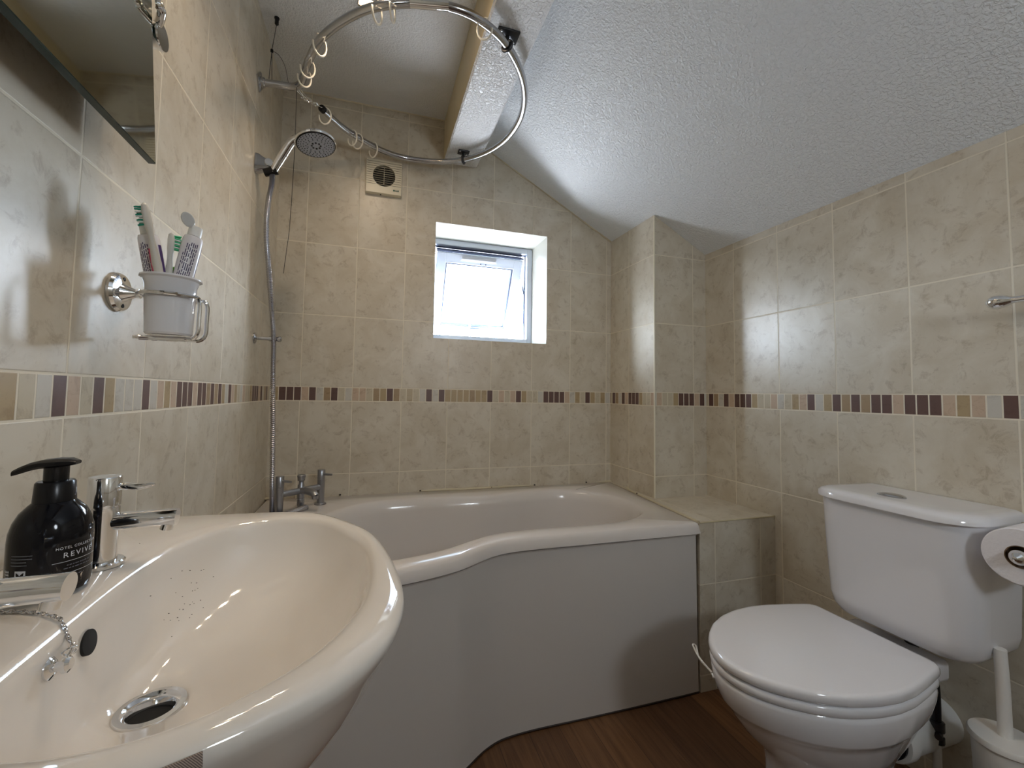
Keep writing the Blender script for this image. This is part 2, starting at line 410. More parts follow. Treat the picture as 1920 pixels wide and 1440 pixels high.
link('trickle_vent', bm, simple('grey_white_vent', srgb(196,198,206), 0.4), sash)
for sx in (0.905, 0.932): link('screw_cap', lathe(S(sx, 0.042, 0), -sn, [(0.0035, -0.001), (0.0035, 0.0015), (0.0, 0.0016)], 10), M_gasket, sash)
# handle on the bottom rail
bm = bmesh.new(); sash_box(bm, 0.885, 0.945, SL-0.045, SL-0.015, -0.016, 0.001, 0.005)
hd = link('window_handle', bm, simple('grey_white_handle', srgb(150,154,166), 0.35), sash)
bm = tube(catmull([S(0.888, SL-0.022, -0.016), S(0.880, SL-0.045, -0.026), S(0.882, SL-0.085, -0.030), S(0.886, SL-0.115, -0.028)], 6), 0.0055, 10)
add_lathe(bm, S(0.884, SL-0.022, -0.006), -sn, [(0.010, -0.002), (0.010, 0.012), (0.006, 0.015), (0, 0.015)], 18)
link('handle_lever', bm, simple('pale_grey_lever', srgb(120,132,156), 0.3), hd)
bm = tube(catmull([(1.150, 0.235, 0.50+H), (1.140, 0.235, 0.56+H), S(1.134, 0.09, 0.02), S(1.132, 0.16, 0.03)], 5), 0.003, 8)
add_tube(bm, [(1.149, 0.235, 0.36+H), (1.150, 0.235, 0.50+H), (1.139, 0.24, 0.565+H)], 0.003, 8)
link('friction_stay', bm, M_gasket, win)

# ------------------------------------------------------------ bath
RZ = -0.445+H
bath = thing('bathtub', 'white acrylic bath with a curved bulging side fitted along the back wall under the window', 'bathtub', (0.8, -0.4, 0))
outer = [(1.5325, -0.004), (1.466, -0.676)] + [(1.24,-.674),(1.045,-.673),(.90,-.671),(.845,-.672),(.800,-.675),(.76,-.682),(.722,-.697),(.69,-.716),(.655,-.741),(.619,-.763),(.575,-.781),(.532,-.795),(.477,-.809),(.38,-.828),(.27,-.842),(.15,-.842),(.06,-.832),(0.004,-.815)] + [(0.004, -0.004)]
inner_pts = [(1.398,-.32),(1.389,-.434),(1.35,-.52),(1.264,-.578),(1.186,-.597),(1.082,-.602),(.985,-.601),(.895,-.599),(.803,-.606),(.742,-.620),(.686,-.645),(.603,-.696),(.54,-.722),(.482,-.738),(.40,-.755),(.31,-.757),(.24,-.73),(.20,-.66),(.19,-.53),(.205,-.40),(.245,-.29),(.32,-.19),(.42,-.135),(.56,-.120),(.70,-.130),(.85,-.138),(.95,-.125),(1.03,-.108),(1.131,-.096),(1.25,-.115),(1.345,-.192)]
inner = [tuple(p) for p in catmull([(x, y, 0) for x, y in inner_pts], 6, closed=True)]
C0 = (0.80, -0.37)
angs = sorted([2*PI*k/260 for k in range(260)] + [math.atan2(y-C0[1], x-C0[0]) % (2*PI) for x, y in (outer[0], outer[1], outer[-1], outer[-2])])
PO = polar(outer, C0, angs); PI_ = polar(inner, C0, angs)
def mixr(A, B, t, z): return [Vector((a.x+(b.x-a.x)*t, a.y+(b.y-a.y)*t, z)) for a, b in zip(A, B)]
def shrink(A, c, s, z): return [Vector((c[0]+(a.x-c[0])*s, c[1]+(a.y-c[1])*s, z)) for a in A]
def inset(A, d, z):
    n = len(A); out = []
    for i in range(n):
        t = (A[(i+1) % n]-A[i-1]).normalized(); nn = Vector((-t.y, t.x))
        out.append(Vector((A[i].x+nn.x*d, A[i].y+nn.y*d, z)))
    return out
def clampwall(R):
    for p in R: p.x = max(p.x, 0.003); p.y = min(p.y, -0.003)
    return R
rings = [clampwall(r) for r in [inset(PO, 0.010, RZ-0.036), inset(PO, -0.009, RZ-0.036), inset(PO, -0.009, RZ-0.033), inset(PO, -0.004, RZ-0.012), inset(PO, 0.0, RZ-0.004), inset(PO, 0.006, RZ)]]
rings += [inset(PI_, -0.012, RZ+0.001), inset(PI_, -0.004, RZ-0.002), inset(PI_, 0.004, RZ-0.010), inset(PI_, 0.010, RZ-0.024), inset(PI_, 0.016, RZ-0.045)]
cb = (0.85, -0.37)
for s, dz in ((0.965, 0.12), (0.93, 0.22), (0.89, 0.32), (0.84, 0.37), (0.75, 0.395), (0.45, 0.402), (0.1, 0.404)):
    rings.append(shrink(PI_, cb, s, RZ-dz))
bm = bmesh.new(); loft(bm, rings, cap1=True)
tub = link('tub', bm, M_acrylic, bath, angle=55)
# front panel: open strip following the outer edge from the ledge corner to the left wall
front = [(1.462, -0.672)] + outer[2:-1]
fp = [Vector((x, y, 0)) for x, y in front]
def offs(P, d):
    out = []
    for i in range(len(P)):
        t = (P[min(i+1, len(P)-1)]-P[max(i-1, 0)]).normalized(); nn = Vector((-t.y, t.x, 0))
        out.append(P[i]+nn*d)
    return out
F = catmull(fp, 6)
oo = []
for z, d in ((RZ-0.0405, 0.003), (RZ-0.046, -0.001), (RZ-0.2, 0.001), (0.05, 0.006), (0.004, 0.008)):
    oo.append([Vector((max(p.x, 0.003), p.y, z)) for p in offs(F, d)])
back = [[Vector((max(p.x, 0.003), p.y, z)) for p in offs(F, -0.02)] for z in (0.004, RZ-0.0405)]
bm = bmesh.new(); rr = oo+back; R = loft(bm, rr, closed=False, close_loft=True)
for k in (0, -1): bm.faces.new([r[k] for r in R][::(1 if k else -1)])
link('front_panel', bm, M_panel, bath)
# dark skirting line under the panel
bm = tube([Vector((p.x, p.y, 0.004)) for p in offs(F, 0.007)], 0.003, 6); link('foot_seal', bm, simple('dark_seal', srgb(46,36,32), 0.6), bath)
# waste and black mould spots along the sealant
M_mould = simple('black_mould', (0.02,0.016,0.014,1), 0.8)
for x, y in ((0.275,-.004),(0.60,-.004),(0.92,-.004),(1.13,-.004),(1.40,-.004),(1.505,-.27)): link('mould_spot', lathe((x, y, RZ+0.005), (0, -0.3, 1), [(0.004, -0.002), (0.0035, 0.0012), (0, 0.0013)], 8), M_mould, tub)

# bath mixer ------------------------------------------------------------
def lever(bm, p, d, L=0.034, r=0.0045):
    d = Vector(d).normalized(); p = Vector(p)
    add_tube(bm, [p, p+d*0.006, p+d*L*0.7, p+d*L], lambda t: r*(1.15-0.35*t), 10)
pa = Vector((0.091, -0.234, RZ)); pb = Vector((0.213, -0.125, RZ)); mid = (pa+pb)/2; ax = (pb-pa).normalized(); pr_ = Vector((ax.y, -ax.x, 0))
mix = thing('bath_mixer_tap', 'dull chrome two-pillar bath filler tap on the bath deck near the left corner', 'tap', (mid.x, mid.y, RZ))
for p in (pa, pb):
    bm = lathe(p, (0, 0, 1), [(0.021, -0.001), (0.021, 0.004), (0.019, 0.006), (0.0135, 0.007), (0.0135, 0.092), (0.0128, 0.0925), (0.0128, 0.094), (0.0138, 0.0945), (0.0138, 0.128), (0.0125, 0.130), (0, 0.130)], 28)
    pl = link('pillar', bm, M_chrome_dull, mix)
    bm = bmesh.new(); lever(bm, p+Vector((0, 0, 0.114))+Vector((0.86, -0.5, 0)).normalized()*0.012, (0.86, -0.5, -0.02)); link('lever', bm, M_chrome_dull, pl)
bm = tube([pa+Vector((0, 0, 0.066)), pb+Vector((0, 0, 0.066))], 0.0115, 20); link('crossbar', bm, M_chrome_dull, mix)
m_ = mid+Vector((0, 0, 0.066))
bm = lathe(m_, (0, 0, 1), [(0.012, 0.0), (0.0115, 0.020), (0.009, 0.024), (0.0085, 0.034), (0.0125, 0.037), (0.0128, 0.047), (0.0145, 0.050), (0.0145, 0.055), (0.013, 0.057), (0, 0.057)], 24); link('diverter_knob', bm, M_chrome_dull, mix)
bm = tube(catmull([m_, m_+pr_*0.03+Vector((0, 0, 0.003)), m_+pr_*0.07+Vector((0, 0, 0.001)), m_+pr_*0.085+Vector((0, 0, -0.010))], 6), 0.0125, 18)
add_lathe(bm, m_+pr_*0.083+Vector((0, 0, -0.006)), (0, 0, -1), [(0.011, 0), (0.0105, 0.012), (0.009, 0.0125), (0, 0.012)], 18)
link('spout', bm, M_chrome_dull, mix)
bm = lathe(m_, (0, 0, -1), [(0.0125, 0.0), (0.0125, 0.028), (0.011, 0.029), (0.0125, 0.031), (0.0125, 0.05), (0.010, 0.058), (0, 0.058)], 20)
add_tube(bm, catmull([m_+Vector((0, 0, -0.045)), m_+Vector((0.006, -0.004, -0.058)), m_+Vector((0.022, -0.02, -0.0585))], 5), 0.010, 14)
link('shower_outlet', bm, M_chrome_dull, mix)

# ------------------------------------------------------------ shower fittings on the left wall
hold = thing('shower_holder', 'chrome wall bracket with black base holding the hand shower on the left wall', 'shower holder', (0, -0.35, 0.73+H))
bm = bmesh.new(); HB = Vector((0.0, -0.350, 0.727+H))
ringsb = []
for x, hw, hh, dz in ((0.001, 0.020, 0.033, 0), (0.010, 0.019, 0.031, 0), (0.022, 0.017, 0.024, -0.001), (0.034, 0.016, 0.019, -0.002), (0.046, 0.014, 0.018, -0.003), (0.050, 0.010, 0.013, -0.003)):
    ringsb.append([HB+Vector((x, math.copysign(abs(math.cos(2*PI*k/28))**0.6, math.cos(2*PI*k/28))*hw, dz+math.copysign(abs(math.sin(2*PI*k/28))**0.6, math.sin(2*PI*k/28))*hh)) for k in range(28)])
loft(bm, ringsb, True, True); link('bracket_body', bm, M_railchrome, hold)
bm = tube([HB+Vector((0.026, 0, -0.026)), HB+Vector((0.064, -0.004, -0.014))], 0.0145, 18); link('swivel_cup', bm, M_black, hold)
bm = lathe(HB+Vector((0.040, -0.012, 0.002)), (0.25, -1, 0), [(0.013, 0), (0.013, 0.006), (0.012, 0.008), (0.0095, 0.008), (0.0095, 0.0095), (0, 0.0095)], 24); link('swivel_knob', bm, M_chrome, hold)
# hand shower
hs = thing('hand_shower', 'chrome hand shower with a round grey perforated spray face above the bath', 'shower head', (0.19, -0.42, 0.79+H))
hc = Vector((0.185, -0.400, 0.802+H)); nrm = Vector((0.16, -0.16, -1)).normalized()
h0 = HB+Vector((0.052, -0.004, -0.022))
bm = tube(catmull([h0, h0+Vector((0.012, -0.006, 0.022)), h0+Vector((0.030, -0.016, 0.052)), hc-nrm*0.010+Vector((-0.064, 0.006, -0.006)), hc-nrm*0.008+Vector((-0.02, 0.002, 0))], 8), lambda t: 0.0115+0.003*math.sin(t*PI), 20)
link('shower_handle', bm, M_chrome, hs)
bm = lathe(hc, nrm, [(0.0, -0.020), (0.030, -0.018), (0.050, -0.012), (0.0635, -0.003), (0.065, 0.002), (0.063, 0.006), (0.058, 0.007), (0, 0.007)], 48); hh_ = link('shower_head', bm, M_chrome, hs)
bm = lathe(hc, nrm, [(0.0608, 0.006), (0.0608, 0.0078), (0.0575, 0.0085), (0.0573, 0.0078), (0, 0.0078)], 48); link('black_rim', bm, M_black, hh_)
bm = lathe(hc, nrm, [(0.0575, 0.0072), (0.0575, 0.0088), (0.024, 0.0096), (0.023, 0.0088), (0.0225, 0.0098), (0, 0.0100)], 48); fc = link('spray_face', bm, simple('grey_spray_plate', srgb(150,152,158), 0.35), hh_)
u_, v_, w_ = frame_of(nrm)
bm = bmesh.new()
for ring_r, cnt in ((0.0545, 34), (0.047, 28), (0.0395, 22), (0.032, 14), (0.0265, 12)):
    for k in range(cnt):
        a = 2*PI*k/cnt+ring_r*50; p = hc+(u_*math.cos(a)+v_*math.sin(a))*ring_r+w_*0.0086
        add_lathe(bm, p, w_, [(0.0016, 0), (0.0013, 0.002), (0, 0.002)], 6)
o = link('rubber_nozzles', bm, M_black, fc); o['kind'] = 'stuff'
bm = bmesh.new()
for k in range(8):
    a = 2*PI*k/8; p = hc+(u_*math.cos(a)+v_*math.sin(a))*0.0135+w_*0.0095; add_lathe(bm, p, w_, [(0.0034, 0), (0.003, 0.0016), (0, 0.0016)], 8)
link('centre_nozzles', bm, M_black, fc)
# hose with spiral ribs
hp = catmull([HB+Vector((0.050, -0.002, -0.024)), (0.050,-.350,.665+H), (0.040,-.345,.60+H), (0.038,-.34,.50+H), (0.047,-.325,.38+H), (0.056,-.305,.26+H), (0.0615,-.28,.155+H), (0.062,-.27,.05+H), (0.066,-.262,-.10+H), (0.070,-.258,-.25+H), (0.074,-.262,-.38+H), (0.082,-.278,-.434+H), (0.11,-.27,-.438+H), m_+Vector((0.022, -0.02, -0.055))], 90)
bm = tube(hp, lambda t: 0.0080+0.0014*math.sin(t*len(hp)*PI/2.0+0.4), 12)
tag(link('shower_hose', bm, simple('ribbed_chrome_hose', (0.55,0.55,0.58,1), 0.2, metal=1.0), None), 'long ribbed chrome shower hose hanging down the left wall to the bath tap', 'hose')
# hose guide
hg = thing('hose_guide', 'short chrome wall arm with a round knob gripping the shower hose halfway up', 'wall bracket', (0, -0.274, 0.159+H))
bm = lathe((0.0005, -0.274, 0.159+H), (1, 0, 0), [(0.0185, 0), (0.0185, 0.003), (0.015, 0.006), (0.008, 0.0075), (0.0062, 0.009), (0.0062, 0.05), (0, 0.05)], 28); link('wall_arm', bm, M_railchrome, hg)
bm = lathe((0.046, -0.276, 0.159+H), (1, 0, 0), [(0.0, 0.0), (0.0085, 0.001), (0.0095, 0.006), (0.0095, 0.022), (0.0065, 0.0235), (0.0075, 0.025), (0.010, 0.030), (0.0095, 0.036), (0.006, 0.0395), (0, 0.040)], 24); link('clamp_knob', bm, M_railchrome, hg)

# ------------------------------------------------------------ shower rail
rl = thing('shower_rail', 'round chrome shower curtain rail looping out from the left wall under the beam', 'curtain rail', (0.0, -0.355, 1.0+H))
rp = [(0.006,-.357),(0.06,-.362),(0.105,-.368),(0.130,-.392),(0.146,-.436),(.172,-.512),(.212,-.602),(.268,-.677),(.333,-.741),(.395,-.780),(.466,-.808),(.534,-.823),(.591,-.823),(.647,-.807),(.71,-.772),(.77,-.714),(.823,-.639),(.862,-.547),(.880,-.445),(.870,-.325),(.829,-.219),(.755,-.127),(.654,-.067),(.541,-.044),(.449,-.052),(.362,-.091),(.266,-.167),(.212,-.234),(.186,-.275)]
RP = catmull([(x, y, 1.0+H) for x, y in rp], 10)
bm = tube(RP, 0.0115, 20); link('rail_tube', bm, M_railchrome, rl)
def rail_near(x, y):
    i = min(range(len(RP)), key=lambda k: (RP[k].x-x)**2+(RP[k].y-y)**2)
    t = (RP[min(i+1, len(RP)-1)]-RP[max(i-1, 0)]).normalized(); return RP[i], t
bm = bmesh.new()
fl = [(0, 0.036), (-0.036, 0), (0, -0.036), (0.036, 0)]
loft(bm, [[Vector((x, -0.357+a*s, 1.0+H+b*s)) for a, b in fl] for x, s in ((0.0005, 1), (0.004, 1), (0.007, 0.8))], True, True)
add_lathe(bm, (0.004, -0.357, 1.0+H), (1, 0, 0), [(0.016, 0), (0.016, 0.012), (0.0135, 0.014), (0, 0.014)], 24)
link('wall_flange', bm, M_railchrome, rl, angle=20)
e_, t_ = RP[-1], (RP[-1]-RP[-3]).normalized()
bm = lathe(e_-t_*0.006, t_, [(0.0128, 0), (0.0128, 0.012), (0.011, 0.016), (0, 0.017)], 20); link('end_cap', bm, M_black, rl)
p1, t1 = rail_near(.50, -.818); bm = tube([p1-t1*0.05, p1+t1*0.05], 0.0128, 20); link('joint_sleeve', bm, M_chrome, rl)
for bx, by, sz in ((0.74, -0.115, 0.022), (0.738, -0.752, 0.030)):
    p, t = rail_near(bx, by)
    bm = bmesh.new()
    nx = Vector((t.y, -t.x, 0))
    add_box(bm, (p.x-sz*1.1, p.y-sz*0.8, BZ-0.006), (p.x+sz*1.1, p.y+sz*0.8, BZ-0.0003), 0.0015)
    add_tube(bm, [Vector((p.x, p.y, BZ-0.004)), Vector((p.x, p.y, p.z+0.010))], 0.006, 12)
    add_tube(bm, [p+(nx*math.cos(a)+Vector((0, 0, 1))*math.sin(a))*0.0155 for a in [2*PI*k/20 for k in range(20)]], 0.0042, 8, closed=True)
    br_ = link('ceiling_bracket', bm, M_blackmetal, rl)
    for sx, sy in ((-1, -1), (1, 1)):
        link('screw', lathe((p.x+sx*sz*0.75, p.y+sy*sz*0.5, BZ-0.006), (0, 0, -1), [(0.0045, 0), (0.004, 0.002), (0.002, 0.0028), (0, 0.0025)], 12), M_steel, br_)
# white curtain rings
def ring_mesh(): 
    # C-shaped hook in local XZ plane, hanging from origin (the rail centre)
    pts = []
    for k in range(27):
        a = math.radians(118)-math.radians(300)*k/26
        pts.append(Vector((math.cos(a)*0.0205, 0, math.sin(a)*0.031-0.0160)))
    bm = tube(catmull(pts, 2), 0.0028, 8)
    me = bpy.data.meshes.new('curtain_ring'); bm.to_mesh(me); bm.free(); me.materials.append(M_ringw)
    for p in me.polygons: p.use_smooth = True
    return me
rm = ring_mesh()
ring_spots = [((0.146,-.452), 12, 'white plastic curtain ring on the rail left side, nearest the wall flange'),
 ((0.164,-.494), -8, 'white plastic curtain ring on the rail left side, middle of that set of three'),
 ((0.213,-.602), 15, 'white plastic curtain ring highest of the three on the rail left side'),
 ((.372,-.768), -12, 'left ring of the pair of white curtain rings at the top of the photo'),
 ((.410,-.786), 8, 'right ring of the pair of white curtain rings at the top of the photo'),
 ((.652,-.805), 78, 'single white curtain ring on the rail beside the upper beam bracket'),
 ((0.193,-.262), 40, 'white curtain ring hanging just beside the black end cap of the rail'),
 ((0.288,-.150), 25, 'white curtain ring left of the fan, first of a close pair on the rail'),
 ((0.305,-.136), 60, 'white curtain ring left of the fan, seen almost edge-on'),
 ((.362,-.091), 35, 'white curtain ring hanging in front of the top left corner of the fan')]
for (x, y), rot, lab in ring_spots:
    p, t = rail_near(x, y)
    o = bpy.data.objects.new('curtain_ring', rm); col.objects.link(o)
    o.location = p+Vector((0, 0, 0.0005)); o.rotation_euler = (0, 0, math.atan2(t.y, t.x)+PI/2+math.radians(rot)*0.55)
    tag(o, lab, 'curtain ring', 'white rings on the shower rail')
# wire hooks linking the free end of the rail to the wall arm
def wire_hook(a, b, lab, k):
    a = Vector(a); b = Vector(b); d = (b-a); L = d.length; d.normalize(); s = Vector((-d.y, d.x, 0)).normalized()
    r = 0.0095
    pts = [a+s*r*0.9+d*0.004]
    for i in range(9):
        an = PI*i/8; pts.append(a+s*r*math.cos(an)-d*r*math.sin(an)*0.9)
    pts += [a-s*r*0.7+d*L*0.5+Vector((0, 0, -0.004))]
    for i in range(7):
        an = PI*i/6; pts.append(b-s*r*0.6*math.cos(an)+d*r*math.sin(an)*0.8)
    bm = tube(catmull(pts, 3), 0.0011, 6)
    return tag(link('wire_hook', bm, M_chrome), lab, 'hook', 'wire hooks chained to the rail end')
za = 1.0+H
hk = [((0.100,-.366,za+0.001),(0.128,-.350,za-0.016),'thin chrome wire hook round the rail arm, nearest the wall'),
      ((0.108,-.366,za+0.003),(0.138,-.344,za-0.018),'thin chrome wire hook round the bend of the rail arm, second from the wall'),
      ((0.116,-.372,za),(0.148,-.335,za-0.016),'thin chrome wire hook round the rail bend, last of those gripping it'),
      ((0.146,-.338,za-0.014),(0.166,-.312,za-0.012),'chrome wire hook hanging mid-chain between rail bend and black end cap'),
      ((0.163,-.315,za-0.010),(0.184,-.283,za-0.001),'chrome wire hook ending at the black end cap of the rail')]
for k, (a, b, lab) in enumerate(hk): wire_hook(a, b, lab, k)
# support wire from ceiling
sw = thing('support_wire', 'thin dark wire with a small black ceiling hook holding up the rail flange', 'wire', (0.045, -0.362, CZ))
bm = lathe((0.045, -0.362, CZ-0.0003), (0, 0, -1), [(0.008, 0), (0.008, 0.004), (0.006, 0.007), (0.0062, 0.022), (0.003, 0.026), (0, 0.026)], 14); link('ceiling_hook', bm, M_black, sw)
bm = tube([(0.045,-.362,CZ-0.024), (0.034,-.360,1.115+H)], 0.0011, 6); add_tube(bm, [(0.034,-.360,1.115+H), (0.030,-.363,1.013+H)], 0.0011, 6); add_tube(bm, [(0.034,-.360,1.115+H), (0.036,-.349,1.013+H)], 0.0011, 6)
link('wire_strand', bm, M_blackmetal, sw)
bm = lathe((0.034, -0.360, 1.108+H), (0, 0, 1), [(0, 0), (0.0045, 0.001), (0.0045, 0.009), (0, 0.010)], 10); link('wire_clamp', bm, M_black, sw)
bm = tube(catmull([(0.035,-.360,1.113+H), (0.055,-.358,1.105+H), (0.075,-.358,1.07+H), (0.088,-.358,1.012+H)], 8), 0.0008, 6); link('loose_wire_end', bm, M_blackmetal, sw)
bm = tube(catmull([(0.118,-.386,za-0.012), (0.117,-.37,.80+H), (0.107,-.34,.55+H), (0.098,-.33,.45+H), (0.092,-.33,.375+H)], 12), 0.0010, 6)
tag(link('pull_cord', bm, simple('dark_cord', (0.03,0.025,0.02,1), 0.8)), 'thin dark cord hanging from the rail bend in front of the back wall', 'cord')

# ------------------------------------------------------------ extractor fan
fn = thing('extractor_fan', 'square cream extractor fan with round slatted opening on the back wall', 'fan', (0.410, 0, 0.91+H))
fx0, fx1, fz0, fz1 = 0.334, 0.484, 0.838+H, 0.986+H
bm = bmesh.new(); cxf, czf, rf = (fx0+fx1)/2, 0.916+H, 0.047
N_ = 48; outerF = []
sq = [(fx1, fz1), (fx0, fz1), (fx0, fz0), (fx1, fz0)]
angf = sorted([2*PI*k/N_ for k in range(N_)]+[math.atan2(z-czf, x-cxf) % (2*PI) for x, z in sq])
PF = polar(sq, (cxf, czf), angf)
circ = [Vector((cxf+math.cos(a)*rf, czf+math.sin(a)*rf)) for a in angf]
mk = lambda P, y, s=1.0: [Vector((cxf+(p.x-cxf)*s, y, czf+(p.y-czf)*s)) for p in P]
loft(bm, [mk(PF, -0.0005), mk(PF, -0.018), mk(PF, -0.022, 0.975), mk(circ, -0.023), mk(circ, -0.010)])
link('housing', bm, M_cream, fn, angle=30)
bm = lathe((cxf, -0.008, czf), (0, -1, 0), [(0.046, 0), (0.046, 0.001), (0, 0.001)], 36); link('dark_interior', bm, M_dark, fn)
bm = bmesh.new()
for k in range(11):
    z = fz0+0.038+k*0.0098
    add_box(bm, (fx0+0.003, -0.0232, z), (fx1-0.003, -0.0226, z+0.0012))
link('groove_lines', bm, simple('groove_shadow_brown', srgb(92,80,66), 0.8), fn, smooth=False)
for k in range(9):
    z = czf-0.0385+k*0.0096; hw = math.sqrt(max(rf**2-(z-czf)**2, 1e-5))
    bm = box((cxf-hw, -0.0215, z-0.0014), (cxf+hw, -0.0185, z+0.0012)); link('slat', bm, M_cream, fn, smooth=False)
bm = box((cxf-0.0008, -0.0225, czf-0.036), (cxf+0.0008, -0.015, czf+0.036)); link('centre_bar', bm, M_cream, fn, smooth=False)
bm = box((fx1-0.036, -0.0236, fz0+0.016), (fx1-0.012, -0.0222, fz0+0.023), 0.0005); lg = link('maker_badge', bm, simple('green_badge', srgb(24,92,72), 0.4), fn)
bm = bmesh.new(); add_box(bm, (fx1-0.029, -0.0241, fz0+0.0175), (fx1-0.014, -0.0234, fz0+0.0188)); add_box(bm, (fx1-0.029, -0.0241, fz0+0.0205), (fx1-0.015, -0.0234, fz0+0.0217)); link('badge_lettering', bm, M_cream, lg, smooth=False)
bm = lathe((cxf-0.012, -0.010, fz0+0.0005), (0, 0, -1), [(0.003, 0), (0.003, 0.003), (0, 0.003)], 10); link('cord_hole', bm, M_dark, fn)

# ------------------------------------------------------------ basin
bz = -0.215+H
bas = thing('wash_basin', 'large white ceramic wash basin with rounded front on the left wall', 'basin', (0.0, -1.375, 0))
bo_pts = [(0.003,-1.093),(.103,-1.094),(.189,-1.099),(.250,-1.104),(.311,-1.126),(.362,-1.187),(.396,-1.250),(.417,-1.345),(.425,-1.435),(.417,-1.494),(.399,-1.535),(.370,-1.568),(.333,-1.592),(.285,-1.614),(.22,-1.632),(.13,-1.642),(0.003,-1.645)]
bo = [tuple(p)[:2] for p in catmull([(x, y, 0) for x, y in bo_pts], 6)]
bi_pts = [(.149,-1.506),(.146,-1.429),(.144,-1.34),(.150,-1.262),(.170,-1.205),(.205,-1.168),(.262,-1.150),(.318,-1.172),(.360,-1.235),(.384,-1.30),(.392,-1.38),(.387,-1.452),(.371,-1.498),(.350,-1.535),(.320,-1.564),(.290,-1.584),(.25,-1.594),(.204,-1.590),(.172,-1.570),(.154,-1.540)]
bi = [tuple(p)[:2] for p in catmull([(x, y, 0) for x, y in bi_pts], 6, closed=True)]
cB = (0.235, -1.39)
angs = sorted([2*PI*k/200 for k in range(200)]+[math.atan2(y-cB[1], x-cB[0]) % (2*PI) for x, y in (bo_pts[0], bo_pts[-1])])
BO = polar(bo, cB, angs); BI = polar(bi, cB, angs)
DR = Vector((0.192, -1.385, -0.328+H)); rd = 0.0205
def wallc(R):
    for p in R: p.x = max(p.x, 0.003)
    return R
body_c = (0.15, -1.375)
def bodyr(s, z, xs=None):
    out = []
    for p in BO:
        x = 0.003+(p.x-0.003)*(xs if xs else s); y = body_c[1]+(p.y-body_c[1])*s; out.append(Vector((x, y, z)))
    return out
rings = [bodyr(0.30, bz-0.300, 0.40), bodyr(0.40, bz-0.250, 0.50), bodyr(0.54, bz-0.200, 0.65), bodyr(0.69, bz-0.150, 0.79), bodyr(0.80, bz-0.105, 0.885), bodyr(0.875, bz-0.072, 0.935), bodyr(0.93, bz-0.046, 0.965), bodyr(0.972, bz-0.028, 0.985)]
rings += [wallc(inset(BO, 0.001, bz-0.017)), wallc(inset(BO, -0.0008, bz-0.010)), wallc(inset(BO, 0.001, bz-0.005)), wallc(inset(BO, 0.006, bz-0.001)), wallc(inset(BO, 0.014, bz+0.001))]
rings += [mixr(BO, BI, 0.75, bz+0.0002), inset(BI, -0.004, bz-0.0006), inset(BI, 0.0, bz-0.003), inset(BI, 0.003, bz-0.008)]
def bowl(s, dz):
    out = []
    for p in BI:
        e = Vector((p.x-DR.x, p.y-DR.y)); L = e.length; e.normalize(); L2 = 0.036+(L-0.036)*s; q = Vector((DR.x+e.x*L2, DR.y+e.y*L2, bz-dz))
        out.append(q)
    return out
for s, dz in ((0.955, 0.022), (0.90, 0.042), (0.83, 0.060), (0.72, 0.077), (0.58, 0.091), (0.42, 0.102)):
    rings.append(bowl(s, dz))
cr = [Vector((DR.x+(p.x-DR.x), DR.y+(p.y-DR.y), 0)) for p in BI]
def dring(r, z):
    out = []
    for p in BI:
        d = Vector((p.x-DR.x, p.y-DR.y)).normalized(); out.append(Vector((DR.x+d.x*r, DR.y+d.y*r, z)))
    return out
rings += [dring(0.034, DR.z+0.004), dring(0.029, DR.z), dring(0.0205, DR.z-0.002), dring(0.0205, DR.z-0.05)]
bm = bmesh.new(); loft(bm, rings, cap0=True, cap1=True)
bowlo = link('basin_bowl', bm, M_basin, bas, angle=60)
bm = bmesh.new(); rp2 = []
for z, s in ((0.0, 1.25), (0.02, 1.2), (0.1, 1.0), (0.45, 0.92), (bz-0.27, 1.1)):
    rp2.append([Vector((0.085+math.cos(2*PI*k/32)*0.082*s*0.9, -1.375+math.sin(2*PI*k/32)*0.085*s, z)) for k in range(32)])
for r in rp2:
    for p in r: p.x = max(p.x, 0.004)
loft(bm, rp2, True, True); link('pedestal', bm, M_ceramic, bas)
bm = lathe(DR+Vector((0, 0, 0.0)), (0, 0, 1), [(0.0190, -0.03), (0.0190, -0.001), (0.0205, 0.0012), (0.0235, 0.003), (0.0285, 0.0026), (0.0295, 0.0008), (0.0295, -0.002), (0.024, -0.004)], 48)
wst = link('waste_ring', bm, M_chrome, bas)
for f_ in []: pass
bm = lathe(DR, (0, 0, 1), [(0.0188, -0.010), (0.0188, -0.0092), (0, -0.0092)], 32); link('drain_hole', bm, M_dark, wst)
# re-open the waste ring top (it is an annulus)
me = wst.data; bmx = bmesh.new(); bmx.from_mesh(me)
bmesh.ops.delete(bmx, geom=[f for f in bmx.faces if len(f.verts) > 8], context='FACES_ONLY'); bmx.to_mesh(me); bmx.free()
ov = Vector((0.1482, -1.402, bz-0.034)); on = Vector((1, 0.0, 0.14)).normalized()
bm = lathe(ov, on, [(0.0108, -0.004), (0.0108, 0.0006), (0.0102, 0.0008), (0, 0.0008)], 32); link('overflow_hole', bm, M_dark, bas)
